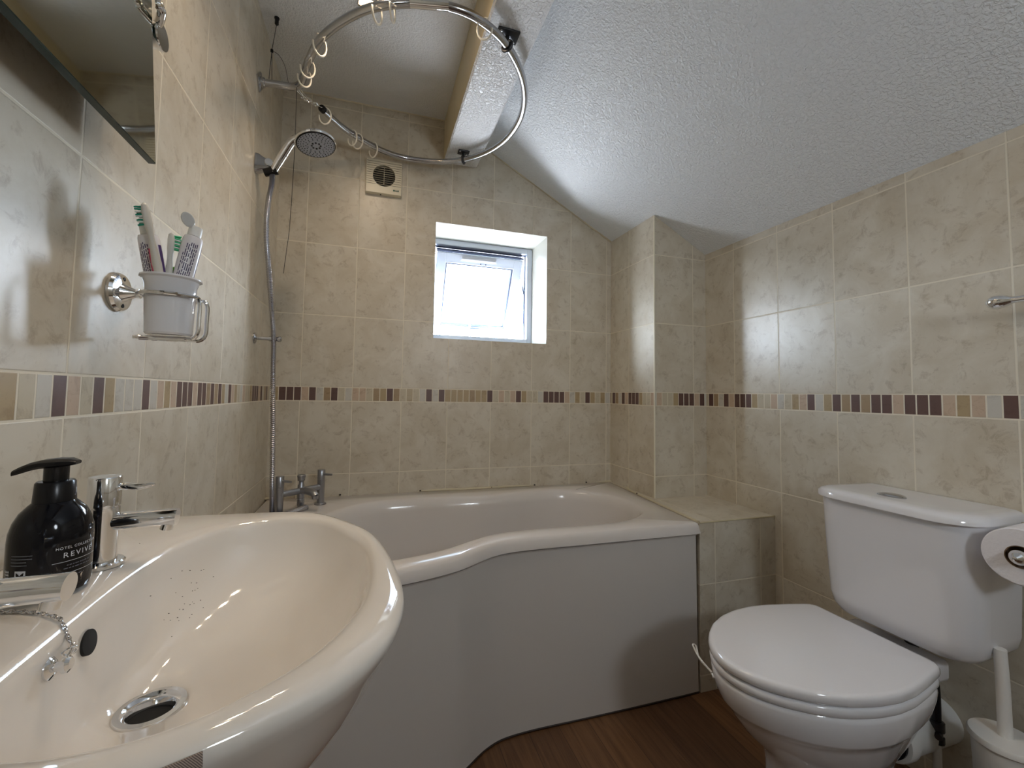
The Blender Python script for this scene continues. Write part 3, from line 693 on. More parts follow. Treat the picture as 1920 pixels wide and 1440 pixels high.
# tiny dirt specks in the bowl
bm = bmesh.new()
for k in range(34):
    a = random.gauss(0, 1); x = 0.172+random.gauss(0, 0.008)+0.01*a*0.3; y = -1.245+random.gauss(0, 0.022)
    t = random.choice((0.9, 0.86, 0.93))
    # place on the bowl surface ring between the levels
    ang_ = math.atan2(y-DR.y, x-DR.x); 
    i = min(range(len(BI)), key=lambda j: abs(((math.atan2(BI[j].y-DR.y, BI[j].x-DR.x)-ang_+PI) % (2*PI))-PI))
    s0 = Vector((x-DR.x, y-DR.y)).length/Vector((BI[i].x-DR.x, BI[i].y-DR.y)).length
    tab = ((0.955, 0.022), (0.90, 0.042), (0.83, 0.060), (0.72, 0.077), (0.58, 0.091), (0.42, 0.102))
    if s0 > 0.95 or s0 < 0.45: continue
    for (a1, d1), (a2, d2) in zip(tab, tab[1:]):
        if a2 <= s0 <= a1:
            dz = d1+(d2-d1)*(a1-s0)/(a1-a2); add_lathe(bm, (x, y, bz-dz+0.0002), (0, 0, 1), [(random.uniform(.0004,.0010), -0.0002), (0.0003, 0.0003), (0, 0.0003)], 6)
o = link('dirt_specks', bm, simple('dark_dirt', srgb(60,50,44), 0.9), bowlo); o['kind'] = 'stuff'

# basin taps
def basin_tap(y, lab, rot=0.0, lift=0.0, X=0.104, dz=0.0):
    t = thing('basin_tap', lab, 'tap', (X, y, bz), 'chrome pillar taps on the wash basin')
    o = Vector((X, y, bz+0.0005))
    bm = lathe(o, (0, 0, 1), [(0.0215, 0), (0.0215, 0.0035), (0.020, 0.005), (0.0142, 0.0055), (0.0142, 0.064), (0.0135, 0.0645), (0.0135, 0.0655), (0.0146, 0.066), (0.0148, 0.0965), (0.0140, 0.098), (0, 0.098)], 40); link('tap_body', bm, M_chrome, t)
    d = Vector((math.cos(rot), math.sin(rot), 0))
    bm = tube([o+d*0.008+Vector((0, 0, 0.0470+dz)), o+d*0.05+Vector((0, 0, 0.0480+dz)), o+d*0.066+Vector((0, 0, 0.0480+dz)), o+d*0.0695+Vector((0, 0, 0.0478+dz))], 0.0097, 28); sp = link('spout', bm, M_chrome, t)
    bm = tube([o+d*0.061+Vector((0, 0, 0.043+dz)), o+d*0.059+Vector((0, 0, 0.034+dz))], 0.0062, 18); link('aerator', bm, M_chrome, sp)
    d2 = Vector((math.cos(rot+lift), math.sin(rot+lift), 0))
    bm = bmesh.new(); add_tube(bm, [o+d2*0.013+Vector((0, 0, 0.086)), o+d2*0.018+Vector((0, 0, 0.086)), o+d2*0.030+Vector((0, 0, 0.0845)), o+d2*0.043+Vector((0, 0, 0.0865)), o+d2*0.046+Vector((0, 0, 0.087))], lambda s: (0.0030, 0.0042, 0.0040, 0.0026, 0.0015)[min(4, int(s*4.01))], 12)
    link('tap_lever', bm, M_chrome, t)
basin_tap(-1.300, 'chrome basin tap on the far side, behind the black soap bottle', 0.06, 0.0)
basin_tap(-1.502, 'chrome basin tap nearest the camera with only its spout in the photo', 0.02, -2.6, 0.1125, 0.0055)
# plug chain and stay
ch = thing('plug_chain', 'thin steel ball-link chain hooked to a stay on the basin back face', 'chain', (0.15, -1.455, bz-0.02))
cp = catmull([(0.060,-1.404,bz+0.0022), (0.084,-1.404,bz+0.0022), (0.111,-1.412,bz+0.0022), (0.130,-1.423,bz+0.0024), (0.1425,-1.433,bz+0.0022), (0.1480,-1.4375,bz-0.004), (0.1505,-1.4365,bz-0.012), (0.1520,-1.4350,bz-0.019)], 10)
L_ = 0; beads = [cp[0]]
for a, b in zip(cp, cp[1:]):
    L_ += (b-a).length
    if L_ >= 0.0024: beads.append(b); L_ = 0
bm = bmesh.new()
for i, p in enumerate(beads):
    q = beads[min(i+1, len(beads)-1)]; d = (q-beads[max(i-1, 0)]).normalized(); u, v, w = frame_of(d)
    tw = i*0.9; uu = u*math.cos(tw)+v*math.sin(tw)
    add_tube(bm, [p+(d*math.cos(2*PI*k/10)*0.0019+uu*math.sin(2*PI*k/10)*0.0014) for k in range(10)], 0.00048, 6, closed=True)
link('chain_links', bm, M_steel, ch)
st = Vector((0.1478, -1.4545, bz-0.0265)); sn_ = Vector((1, 0.05, 0.14)).normalized()
bm = lathe(st, sn_, [(0.0085, 0), (0.0085, 0.002), (0.006, 0.004), (0.0035, 0.005), (0.0035, 0.009), (0.0062, 0.010), (0.0062, 0.013), (0.004, 0.015), (0, 0.015)], 20); link('chain_stay', bm, M_chrome, ch)
bm = bmesh.new(); q0 = st+sn_*0.0075
for c_, uax, vax, ra, rb in ((q0+Vector((0.003, 0.003, 0.004)), Vector((0, 1, 0.5)), Vector((0.3, 0, 1)), 0.0062, 0.0045), (q0+Vector((0.001, 0.0095, 0.0065)), Vector((1, 0.4, 0.3)), Vector((0, -0.4, 1)), 0.0045, 0.0032), (Vector((0.1545, -1.4360, bz-0.0215)), Vector((0, 1, 0)), Vector((0, 0, 1)), 0.0032, 0.0042)):
    uax.normalize(); vax = (vax-uax*vax.dot(uax)).normalized()
    add_tube(bm, [c_+uax*math.cos(2*PI*k/16)*ra+vax*math.sin(2*PI*k/16)*rb for k in range(16)], 0.0009, 8, closed=True)
link('split_ring', bm, M_chrome, ch)

# soap bottle --------------------------------------------------------------
BC = Vector((0.0940, -1.362, bz+0.001)); BR = 0.0300
sb = thing('soap_dispenser', 'black pump soap bottle with white lettering standing between the basin taps', 'soap bottle', BC)
prof = [(0.0245, 0.0), (0.0288, 0.003), (BR, 0.008), (BR, 0.052), (0.0294, 0.060), (0.0272, 0.069), (0.0235, 0.077), (0.0180, 0.0835), (0.0135, 0.088), (0.0125, 0.093), (0, 0.093)]
bm = lathe(BC, (0, 0, 1), [(r, h) for r, h in prof], 64)
M_bottle = simple('black_bottle_plastic', (0.003,0.0035,0.006,1), 0.08, spec=0.3)
bt = link('bottle_body', bm, M_bottle, sb)
bm = lathe(BC, (0, 0, 1), [(0.0145, 0.085), (0.0156, 0.0865), (0.0146, 0.104), (0.0135, 0.1055), (0.009, 0.106), (0.009, 0.108), (0.0, 0.108)], 40); link('pump_collar', bm, M_black, sb)
pd = Vector((-0.97, -0.12, 0)).normalized(); ps = Vector((-pd.y, pd.x, 0))
bm = lathe(BC, (0, 0, 1), [(0.0092, 0.105), (0.0092, 0.121), (0.0105, 0.124), (0, 0.126)], 28)
sec = []
for d, hw, zt, zb in ((-0.016, 0.006, 0.1245, 0.121), (-0.010, 0.010, 0.1268, 0.120), (0.0, 0.0115, 0.1272, 0.119), (0.010, 0.0095, 0.1262, 0.1185), (0.018, 0.0068, 0.1240, 0.1165), (0.026, 0.0052, 0.1200, 0.1135), (0.031, 0.0040, 0.1168, 0.112)):
    sec.append([BC+pd*d+ps*a*hw+Vector((0, 0, (zt+zb)/2+b*(zt-zb)/2)) for a, b in ((-1, -0.5), (-0.8, -1), (0.8, -1), (1, -0.5), (1, 0.4), (0.6, 1), (-0.6, 1), (-1, 0.4))])
loft(bm, sec, True, True); link('pump_head', bm, M_black, sb)
# lettering wrapped round the bottle
M_ink = simple('grey_white_print', srgb(196,200,206), 0.5); M_ink2 = simple('dim_grey_print', srgb(96,100,108), 0.5)
cam_dir = math.atan2(-1.897-BC.y, 0.388-BC.x)
def wrap(a0, z0):
    return lambda c: Vector((BC.x+math.cos(a0+c.x/BR)*(BR+0.0002+c.z), BC.y+math.sin(a0+c.x/BR)*(BR+0.0002+c.z), BC.z+z0+c.y))
a_main = cam_dir+math.radians(40)
bm = bmesh.new()
for s, size, z0, sp_ in (('HOTEL COLLECTION', 0.0034, 0.0455, 1.15), ('REVIVE', 0.0068, 0.0385, 1.3)):
    add_mesh(bm, text_mesh(s, size, 0.00008, sp_), wrap(a_main, z0))
def strip(bm, a0, x0, x1, z0, z1):
    n = 10; ring0 = []
    f = wrap(a0, 0)
    vs = [[bm.verts.new(f(Vector((x0+(x1-x0)*i/n, z, 0.0001)))) for i in range(n+1)] for z in (z0, z1)]
    for i in range(n): bm.faces.new((vs[0][i], vs[0][i+1], vs[1][i+1], vs[1][i]))
strip(bm, a_main, -0.020, 0.020, 0.0325, 0.0329); strip(bm, a_main, -0.020, 0.020, 0.0215, 0.0219)
link('front_lettering', bm, M_ink, bt)
bm = bmesh.new()
for z0, w0 in ((0.0290, 0.010), (0.0262, 0.012), (0.0185, 0.005)):
    x = -w0
    while x < w0:
        l = random.uniform(0.0012, 0.0034); strip(bm, a_main, x, min(x+l, w0), z0-0.0005, z0+0.0004); x += l+0.0007
link('small_print', bm, M_ink2, bt)
bm = bmesh.new()
a_side = cam_dir-math.radians(38)
for k, wd in enumerate((0.017, 0.017, 0.013, 0.0135)):
    zz = 0.043-k*0.0028; strip(bm, a_side, -0.009, -0.009+wd, zz, zz+0.0007)
link('small_print', bm, M_ink2, bt)
bm = bmesh.new(); strip(bm, a_side, -0.0045, 0.004, 0.0215, 0.0302); lb = link('leaf_label', bm, M_ink, bt)
bm = bmesh.new()
fw = wrap(a_side, 0)
for sg in (-1, 1):
    leaf = [(0, 0.0236), (sg*0.0014, 0.0240), (sg*0.0029, 0.0262), (sg*0.0031, 0.0290), (sg*0.0014, 0.0278), (0, 0.0262)]
    A = [bm.verts.new(fw(Vector((x-0.00025, z, 0.0003)))) for x, z in leaf]; bm.faces.new(A if sg > 0 else A[::-1])
strip(bm, a_side, -0.0019, 0.0015, 0.0222, 0.0226)
link('leaf_mark', bm, M_black, lb)
bm = bmesh.new(); a_bar = a_side-math.radians(24)
for k in range(13): strip(bm, a_bar, -0.004, 0.002, 0.0140+k*0.0013, 0.0140+k*0.0013+0.0004+0.0004*(k % 2))
link('barcode', bm, M_ink, bt)

# ribbed cloth over the near side of the basin
def rim_pt(px): 
    return px
seg_ = [p for p in bo if p[1] < -1.50 and p[0] > 0.15]
seg_.sort(key=lambda p: p[0])
c0 = [Vector((x, y, 0)) for x, y in seg_ if 0.17 < x < 0.3045]
def outoff(P, d):
    out = []
    for i in range(len(P)):
        t = (P[min(i+1, len(P)-1)]-P[max(i-1, 0)]).normalized(); out.append(P[i]+Vector((t.y, -t.x, 0))*d)
    return out
rows = []
for z, d in ((bz-0.005, 0.0022), (bz-0.009, 0.0045), (bz-0.03, 0.005), (bz-0.10, 0.005), (bz-0.22, 0.004), (bz-0.32, 0.003)): rows.append([Vector((p.x, p.y, z)) for p in outoff(c0, d)])
for z, d in ((bz-0.32, 0.000), (bz-0.22, 0.0008), (bz-0.10, 0.0018), (bz-0.03, 0.002), (bz-0.009, 0.0018), (bz-0.005, 0.0012)): rows.append([Vector((p.x, p.y, z)) for p in outoff(c0, d)])
bm = bmesh.new(); R = loft(bm, rows, closed=False, close_loft=True)
for k in (0, -1): bm.faces.new([r[k] for r in R][::(1 if k else -1)])
mcl, ntc, bc_ = new_mat('ribbed_grey_brown_cloth')
g_ = ntc.nodes.new('ShaderNodeNewGeometry'); wv = ntc.nodes.new('ShaderNodeTexWave'); wv.bands_direction = 'DIAGONAL'; wv.inputs['Scale'].default_value = 420; wv.inputs['Distortion'].default_value = 1.0
ntc.links.new(g_.outputs['Position'], wv.inputs['Vector'])
rc = ntc.nodes.new('ShaderNodeValToRGB'); rc.color_ramp.elements[0].color = srgb(84,72,66); rc.color_ramp.elements[1].color = srgb(164,148,138)
ntc.links.new(wv.outputs['Fac'], rc.inputs[0]); ntc.links.new(rc.outputs[0], bc_.inputs['Base Color']); bc_.inputs['Roughness'].default_value = 0.9
tag(link('cloth', bm, mcl), 'ribbed grey-brown cloth hanging against the near side of the wash basin', 'cloth')

# ------------------------------------------------------------ tumbler and holder
TC = Vector((0.078, -1.100, 0.067+H)); 
th = thing('tumbler_holder', 'chrome tumbler holder with round base fixed to the left wall above the basin', 'tumbler holder', (0, -1.085, 0.133+H))
bm = lathe((0.0004, -1.085, 0.133+H), (1, 0, 0), [(0.030, 0), (0.0305, 0.004), (0.028, 0.008), (0.020, 0.0095), (0.0145, 0.010), (0.012, 0.014), (0.0085, 0.021), (0.006, 0.026), (0.0075, 0.028), (0.0075, 0.031), (0, 0.032)], 40); wb = link('wall_base', bm, M_chrome, th)
for dz in (-0.021, 0.021): link('screw_hole', lathe((0.009, -1.085, 0.133+H+dz), (1, 0, 0), [(0.0032, 0), (0.0032, 0.0012), (0.002, 0.0014), (0, 0.0008)], 12), M_dark, wb)
rr_ = 0.0365; zt = 0.128+H; zb_ = 0.062+H
def circ_pt(a, z, r=rr_): return Vector((TC.x+math.cos(a)*r, TC.y+math.sin(a)*r, z))
wire = bmesh.new()
for s_ in (1, -1):
    # from the wall round each side of the cup to the front, bend down, and back underneath
    pts = [Vector((0.031, -1.087, 0.131+H)), Vector((0.036, -1.090+s_*0.004, 0.130+H))]
    for k in range(0, 9):
        a = PI-s_*math.radians(22+k*15.2); pts.append(circ_pt(a, zt, rr_+0.003))
    ax_ = PI-s_*math.radians(160)
    pts += [circ_pt(ax_, zt-0.001, rr_+0.008), circ_pt(ax_, zt-0.010, rr_+0.012), circ_pt(ax_, (zt+zb_)/2, rr_+0.012), circ_pt(ax_, zb_+0.010, rr_+0.011), circ_pt(ax_, zb_, rr_+0.003)]
    e = circ_pt(ax_, zb_, rr_-0.01); pts += [e, Vector((TC.x-0.01, TC.y+(e.y-TC.y)*1.0, zb_)), Vector((TC.x-0.042, TC.y+(e.y-TC.y)*1.0, zb_))]
    add_tube(wire, catmull(pts, 6), 0.0030, 10)
link('wire_ring', wire, M_chrome, th)
bm = lathe(TC, (0, 0, 1), [(0.0, 0.0), (0.0285, 0.0), (0.031, 0.003), (0.0330, 0.060), (0.0338, 0.078), (0.0365, 0.0865), (0.0405, 0.0890), (0.0402, 0.0915), (0.0360, 0.0905), (0.0322, 0.082), (0.0305, 0.060), (0.028, 0.006), (0, 0.005)], 56)
tag(link('tumbler', bm, M_ceramic), 'white ceramic tumbler with flared rim held in the chrome wall holder', 'tumbler')
# toothbrushes / toothpaste : px-calibrated directions
def up_tube(name, base, top, lab, spin, tail=0.0):
    t = thing(name, lab, 'toothpaste', base)
    b_ = Vector(base); d = Vector(top)-b_; L = d.length; d.normalize(); u, v, w = frame_of(d)
    fr = Vector((0.388, -1.897, 0.99))-b_; fr = (fr-d*fr.dot(d)).normalized(); v = (fr*math.cos(spin)+d.cross(fr)*math.sin(spin)); u = v.cross(d)
    rg = []
    for h, a, c in ((0, 0.0140, 0.0012), (0.25, 0.0142, 0.004), (0.55, 0.0142, 0.009), (0.85, 0.0142, 0.0130), (0.97, 0.0138, 0.0135), (1.0, 0.0125, 0.0122), (1.015, 0.006, 0.006)):
        rg.append([b_+d*(h*L)+u*math.cos(2*PI*k/40)*a+v*math.sin(2*PI*k/40)*c for k in range(40)])
    bm = bmesh.new(); loft(bm, rg, True, True); body = link('tube_body', bm, simple('white_tube_plastic', srgb(226,224,228), 0.3), t)
    # printed rows of small dark text as thin strips on the sides
    def surf(ang, h, o=0.0003):
        for i in range(len(rg)-1):
            hs_ = (0, 0.25, 0.55, 0.85, 0.97, 1.0, 1.015)
            if hs_[i] <= h <= hs_[i+1]:
                f = (h-hs_[i])/(hs_[i+1]-hs_[i]); A = ((0.0140, 0.0012), (0.0142, 0.004), (0.0142, 0.009), (0.0142, 0.0130), (0.0138, 0.0135), (0.0125, 0.0122), (0.006, 0.006))
                a = A[i][0]+(A[i+1][0]-A[i][0])*f; c = A[i][1]+(A[i+1][1]-A[i][1])*f; break
        return b_+d*(h*L)+u*math.cos(ang)*(a+o)+v*math.sin(ang)*(c+o)
    bm = bmesh.new()
    for row in range(7):
        a0 = math.radians(35+row*11); h = 0.30
        while h < (0.90 if row else 0.80):
            l = random.uniform(0.02, 0.08)
            if random.random() < 0.93:
                q = [surf(a0, h), surf(a0, min(h+l, 0.92)), surf(a0+0.085, min(h+l, 0.92)), surf(a0+0.085, h)]
                bm.faces.new([bm.verts.new(p) for p in q])
            h += l+0.012
    link('printed_text', bm, simple('dark_violet_print', srgb(52,40,84), 0.5), body, smooth=False)
    bm = bmesh.new(); n = 10
    vs = [[bm.verts.new(surf(math.radians(150)+0.06*j, 0.3+0.6*i/n)) for j in range(9)] for i in range(n+1)]
    for i in range(n):
        for j in range(8): bm.faces.new((vs[i][j], vs[i+1][j], vs[i+1][j+1], vs[i][j+1]))
    link('violet_panel', bm, simple('violet_print', srgb(74,52,108), 0.4), body)
    bm = add_lathe(bmesh.new(), b_+d*L*1.01, d, [(0.0095, 0), (0.0095, 0.014), (0.009, 0.016), (0.003, 0.0162), (0, 0.0162)], 28)
    cap = link('cap', bm, M_white, t)
    return t, b_+d*L*1.01, d, u, v, cap
t1_, tp, d_, u_, v_, cap_ = up_tube('toothpaste_tube', (0.0775, -1.097, 0.078+H), (0.1003, -1.088, 0.2312+H), 'white toothpaste tube with open flip cap leaning to the right in the tumbler', 0.35)
fd = (Vector((-0.25, -0.65, 0.6))).normalized(); hp0 = tp+d_*0.015+Vector((-0.003, -0.007, 0))
u2, v2, w2 = frame_of(Vector((-0.5, -0.55, -0.6)))
bm = bmesh.new(); cc = hp0+fd*0.012; s2 = fd.cross(Vector((0.6, -0.75, -0.1))).normalized(); n2_ = fd.cross(s2).normalized()
loft(bm, [[cc+fd*math.cos(2*PI*k/28)*0.0125*s+s2*math.sin(2*PI*k/28)*0.0090*s+n2_*o for k in range(28)] for s, o in ((0.9, -0.0018), (1, -0.001), (1, 0.001), (0.9, 0.0018))], True, True)
link('flip_lid', bm, simple('translucent_lid', srgb(222,224,224), 0.25, trans=0.3), cap_)
t2_, *_r = up_tube('toothpaste_tube', (0.068, -1.088, 0.078+H), (0.0489, -1.112, 0.2197+H), 'white toothpaste tube standing behind the pink toothbrush in the tumbler', -0.3)
def toothbrush(base, top, lab, facing, c1, c2, bc):
    t = thing('toothbrush', lab, 'toothbrush', base)
    b_ = Vector(base); d = Vector(top)-b_; L = d.length; d.normalize(); f = Vector(facing); f = (f-d*f.dot(d)).normalized(); s = d.cross(f)
    mh, n_, bb = new_mat('brush_handle'); bb.inputs['Base Color'].default_value = c1; bb.inputs['Roughness'].default_value = 0.3
    prof = [(0, 0.004, 0.004), (0.15, 0.0062, 0.0055), (0.35, 0.0058, 0.0052), (0.55, 0.0068, 0.006), (0.68, 0.0048, 0.0042), (0.74, 0.0036, 0.0038), (0.80, 0.0045, 0.0042), (0.84, 0.0072, 0.0046), (0.93, 0.0076, 0.0046), (0.985, 0.0052, 0.0038), (1.0, 0.0015, 0.0015)]
    bm = bmesh.new(); loft(bm, [[b_+d*h*L+s*math.cos(2*PI*k/20)*a+f*math.sin(2*PI*k/20)*c for k in range(20)] for h, a, c in prof], True, True)
    hb = link('brush_handle', bm, mh, t)
    bm = bmesh.new(); loft(bm, [[b_+d*h*L+s*(math.cos(2*PI*k/16)*a)+f*(0.0015+math.sin(2*PI*k/16)*0.0062) for k in range(16)] for h, a in ((0.30, 0.001), (0.36, 0.0045), (0.5, 0.0056), (0.60, 0.004), (0.66, 0.0008))], True, True)
    link('rubber_grip', bm, simple('grip_rubber', c2, 0.5), hb)
    bm = bmesh.new(); bw = bmesh.new()
    for i in range(8):
        for j in range(3):
            h = 0.84+i*0.0185; p = b_+d*h*L+s*(j-1)*0.0034+f*0.002
            tgt = bm if i % 2 == 0 or i in (0, 7) else bw
            add_tube(tgt, [p, p+f*0.0105+d*random.uniform(-.0012,.0012)], 0.0012, 6)
    link('green_bristles', bm, simple('green_bristle', bc, 0.6), hb); link('pale_bristles', bw, simple('white_bristle', srgb(226,232,228), 0.6), hb)
toothbrush((0.0808, -1.0985, 0.074+H), (0.0576, -1.150, 0.2571+H), 'white and pink toothbrush with green bristles standing tallest in the tumbler', (-0.85, 0.1, 0.1), srgb(206,202,192), srgb(206,70,112), srgb(20,140,116))
toothbrush((0.071, -1.096, 0.074+H), (0.0725, -1.095, 0.2331+H), 'clear toothbrush with green bristles and green grip in the middle of the tumbler', (0.75, 0.5, 0.1), srgb(214,214,208), srgb(96,170,40), srgb(70,190,140))

# ------------------------------------------------------------ mirror
mi = thing('wall_mirror', 'frameless mirror with dark glass edge tilted on chrome pivots on the left wall', 'mirror', (0.04, -1.13, 0.5+H))
mt = math.atan2(0.018, 0.26)
my1, my0 = -1.128, -1.75
def MP(y, l, d): # l = distance up from bottom edge, d = thickness outward
    return Vector((0.0545-math.sin(mt)*l+math.cos(mt)*d, y, 0.327+H+math.cos(mt)*l+math.sin(mt)*d))
bm = bmesh.new()
def mbox(bm, y0, y1, l0, l1, d0, d1):
    vs = [bm.verts.new(MP(y, l, d)) for y in (y0, y1) for l in (l0, l1) for d in (d0, d1)]
    for f in ((0, 1, 3, 2), (4, 6, 7, 5), (0, 4, 5, 1), (2, 3, 7, 6), (0, 2, 6, 4), (1, 5, 7, 3)): bm.faces.new([vs[i] for i in f])
mbox(bm, my0, my1, 0, 0.60, -0.004, 0.005)
link('glass_edge', bm, simple('dark_green_glass_edge', (0.01,0.03,0.028,1), 0.1), mi, smooth=False)
bm = bmesh.new(); mbox(bm, my0+0.001, my1-0.001, 0.0015, 0.598, 0.005, 0.0056)
mirror_m = simple('misted_silver_mirror', (0.60,0.62,0.58,1), 0.045, metal=1.0)
link('mirror_glass', bm, mirror_m, mi, smooth=False)
kb = Vector((0.0005, -1.103, 0.548+H))
bm = lathe(kb, (1, 0, 0), [(0.014, 0), (0.016, 0.010), (0.018, 0.030), (0.0195, 0.040), (0.0205, 0.046), (0.0195, 0.0485), (0, 0.049)], 36); pv = link('pivot_knob', bm, M_chrome, mi)
bm = tube(catmull([kb+Vector((0.036, -0.004, 0.008)), kb+Vector((0.048, -0.014, 0.015)), kb+Vector((0.056, -0.028, 0.021)), kb+Vector((0.0555, -0.034, 0.024))], 6), 0.0062, 16)
add_lathe(bm, kb+Vector((0.0535, -0.035, 0.025)), (1, 0, 0.05), [(0.0, -0.002), (0.0085, 0), (0.0088, 0.003), (0.0065, 0.0065), (0, 0.008)], 24)
link('pivot_arm', bm, M_chrome, pv)

# ------------------------------------------------------------ toilet
tl = thing('toilet', 'white close-coupled toilet with its lid down against the right wall', 'toilet', (1.45, -1.123, 0))
yc = -1.123
prof_w = [(1.138, 0.0), (1.1405, 0.022), (1.150, 0.050), (1.168, 0.078), (1.195, 0.106), (1.235, 0.136), (1.285, 0.160), (1.34, 0.174), (1.395, 0.179), (1.45, 0.175), (1.51, 0.163), (1.555, 0.152), (1.578, 0.146), (1.589, 0.138), (1.589, 0.0)]
half = prof_w
outl = [(x, yc+w) for x, w in half] + [(x, yc-w) for x, w in half[::-1][1:-1]]
cT = (1.40, yc); angT = [2*PI*k/120 for k in range(120)]
sm = [tuple(p)[:2] for p in catmull([(x, y, 0) for x, y in outl], 4, closed=True)]
TO = polar(outl, cT, angT)
for _ in range(1): TO = [(TO[i-1]+TO[i]*2+TO[(i+1) % len(TO)])/4 for i in range(len(TO))]
def to(s, z, sx=None, dx=0): 
    sx = sx or s
    return [Vector((cT[0]+(p.x-cT[0])*sx+dx, cT[1]+(p.y-cT[1])*s, z)) for p in TO]
zl = -0.588+H
bm = bmesh.new(); loft(bm, [to(0.96, zl-0.022), to(0.985, zl-0.022), to(1.0, zl-0.017), to(1.0, zl-0.008), to(0.992, zl-0.003), to(0.975, zl-0.0006), to(0.94, zl), to(0.5, zl+0.0012), to(0.05, zl+0.0015)], True, True); link('lid', bm, M_ceramic, tl, angle=60)
zs = zl-0.0245
bm = bmesh.new(); loft(bm, [to(0.95, zs-0.020), to(0.975, zs-0.020), to(0.992, zs-0.014), to(0.992, zs-0.006), to(0.98, zs-0.001), to(0.95, zs)], True, True); link('seat', bm, M_ceramic, tl, angle=60)
zw = zs-0.0225
bm = bmesh.new()
R_ = [to(0.90, zw), to(0.960, zw), to(0.975, zw-0.004), to(0.978, zw-0.010), to(0.965, zw-0.030), to(0.93, zw-0.058, 0.925), to(0.915, zw-0.064, 0.91), to(0.885, zw-0.068, 0.88), to(0.845, zw-0.085, 0.845), to(0.76, zw-0.125, 0.76, 0.008), to(0.66, zw-0.160, 0.66, 0.02), to(0.56, zw-0.185, 0.62, 0.030), to(0.51, zw-0.215, 0.60, 0.032), to(0.50, zw-0.28, 0.62, 0.035), to(0.56, 0.03, 0.66, 0.045), to(0.58, 0.0, 0.68, 0.045)]
loft(bm, R_, True, True); pan = link('pan', bm, M_ceramic, tl, angle=50)
bm = bmesh.new(); add_box(bm, (1.52, yc-0.100, zw-0.035), (1.70, yc+0.105, zw+0.012), 0.010, 3)
link('cistern_shelf', bm, M_ceramic, tl)
for s_ in (-1, 1): link('hinge', tube([(1.588, yc+s_*0.08-0.018, zs-0.004), (1.588, yc+s_*0.08+0.018, zs-0.004)], 0.011, 16), M_white, tl)
# cistern
cy0, cw = -1.143, 0.172
def cring(z, xf, hw, r=0.055, dxb=0.0):
    pts = []
    xb = XR-0.004
    # front left corner, front right corner rounded; back square
    n = 10
    for k in range(n+1):
        a = PI/2+ (PI/2)*k/n; pts.append(Vector((xf+r+math.cos(a)*r, cy0+hw-r+math.sin(a)*r, z)))
    for k in range(n+1):
        a = PI+(PI/2)*k/n; pts.append(Vector((xf+r+math.cos(a)*r, cy0-hw+r+math.sin(a)*r, z)))
    pts += [Vector((xb, cy0-hw*0.96, z)), Vector((xb, cy0, z)), Vector((xb, cy0+hw*0.96, z))]
    return pts
zc = -0.286+H
bm = bmesh.new()
loft(bm, [cring(-0.600+H, 1.655, 0.105, 0.05), cring(-0.597+H, 1.640, 0.125, 0.05), cring(-0.588+H, 1.625, 0.143, 0.055), cring(-0.572+H, 1.617, 0.155, 0.06), cring(-0.545+H, 1.612, 0.162, 0.065), cring(-0.42+H, 1.603, 0.167, 0.07), cring(zc, 1.595, 0.170, 0.075)], True, True)
link('cistern_tank', bm, M_ceramic, tl, angle=50)
bm = bmesh.new()
loft(bm, [cring(zc+0.0005, 1.588, 0.172, 0.078), cring(zc+0.002, 1.582, 0.178, 0.082), cring(zc+0.014, 1.583, 0.177, 0.082), cring(zc+0.020, 1.588, 0.172, 0.082), cring(zc+0.0235, 1.598, 0.162, 0.08), cring(zc+0.0245, 1.62, 0.14, 0.07)], True, True)
cl = link('cistern_lid', bm, M_ceramic, tl, angle=50)
bx = Vector((1.668, -1.135, zc+0.0235))
bm = bmesh.new()
loft(bm, [[bx+Vector((math.cos(2*PI*k/36)*0.022*s, math.sin(2*PI*k/36)*0.030*s*(1-0.25*math.cos(2*PI*k/36)), z)) for k in range(36)] for s, z in ((1.0, -0.001), (1.0, 0.003), (0.9, 0.0048), (0.82, 0.0045), (0.75, 0.006), (0.3, 0.008))], True, True)
link('flush_button', bm, M_railchrome, cl)
# hanger wire at the pan rim
bm = tube(catmull([(1.150,-1.075,zw-0.010), (1.152,-1.035,zw-0.002), (1.170,-0.992,zw+0.001), (1.181,-0.990,zw-0.004), (1.165,-1.020,zw-0.014), (1.165,-1.055,zw-0.022), (1.158,-1.072,zw-0.026)], 6), 0.0022, 8)
tag(link('rim_hanger', bm, M_white), 'small white plastic hanger clipped on the toilet rim beside the bath', 'hanger')
# waste pipe and water feed
wpz = -0.83+H
wp_ = thing('waste_pipe', 'white plastic waste pipe joining the back of the toilet to the wall', 'pipe', (1.70, -1.10, wpz))
bm = lathe((1.575, -1.135, wpz), (1, 0, 0), [(0.045, 0), (0.045, 0.229)], 36); link('pipe', bm, M_white, wp_)
bm = lathe((1.610, -1.135, wpz), (1, 0, 0), [(0.047, 0), (0.058, 0.002), (0.060, 0.010), (0.060, 0.028), (0.055, 0.040), (0.055, 0.194), (0.046, 0.194)], 40); link('pan_connector', bm, M_white, wp_)
bm = lathe((1.603, -1.135, wpz), (1, 0, 0), [(0.046, 0), (0.050, 0.001), (0.050, 0.009), (0.046, 0.01)], 36); link('rubber_seal', bm, M_black, wp_)
wf = thing('water_supply_pipe', 'black water feed pipe with valve beside the toilet waste pipe', 'pipe', (1.72, -1.18, 0.2))
bm = tube(catmull([(1.700,-1.130,-.604+H), (1.695,-1.150,-.625+H), (1.700,-1.165,-.645+H), (1.715,-1.176,-.67+H), (1.720,-1.180,-.72+H), (1.720,-1.180,-.80+H)], 8), 0.010, 14); link('black_pipe', bm, M_black, wf)
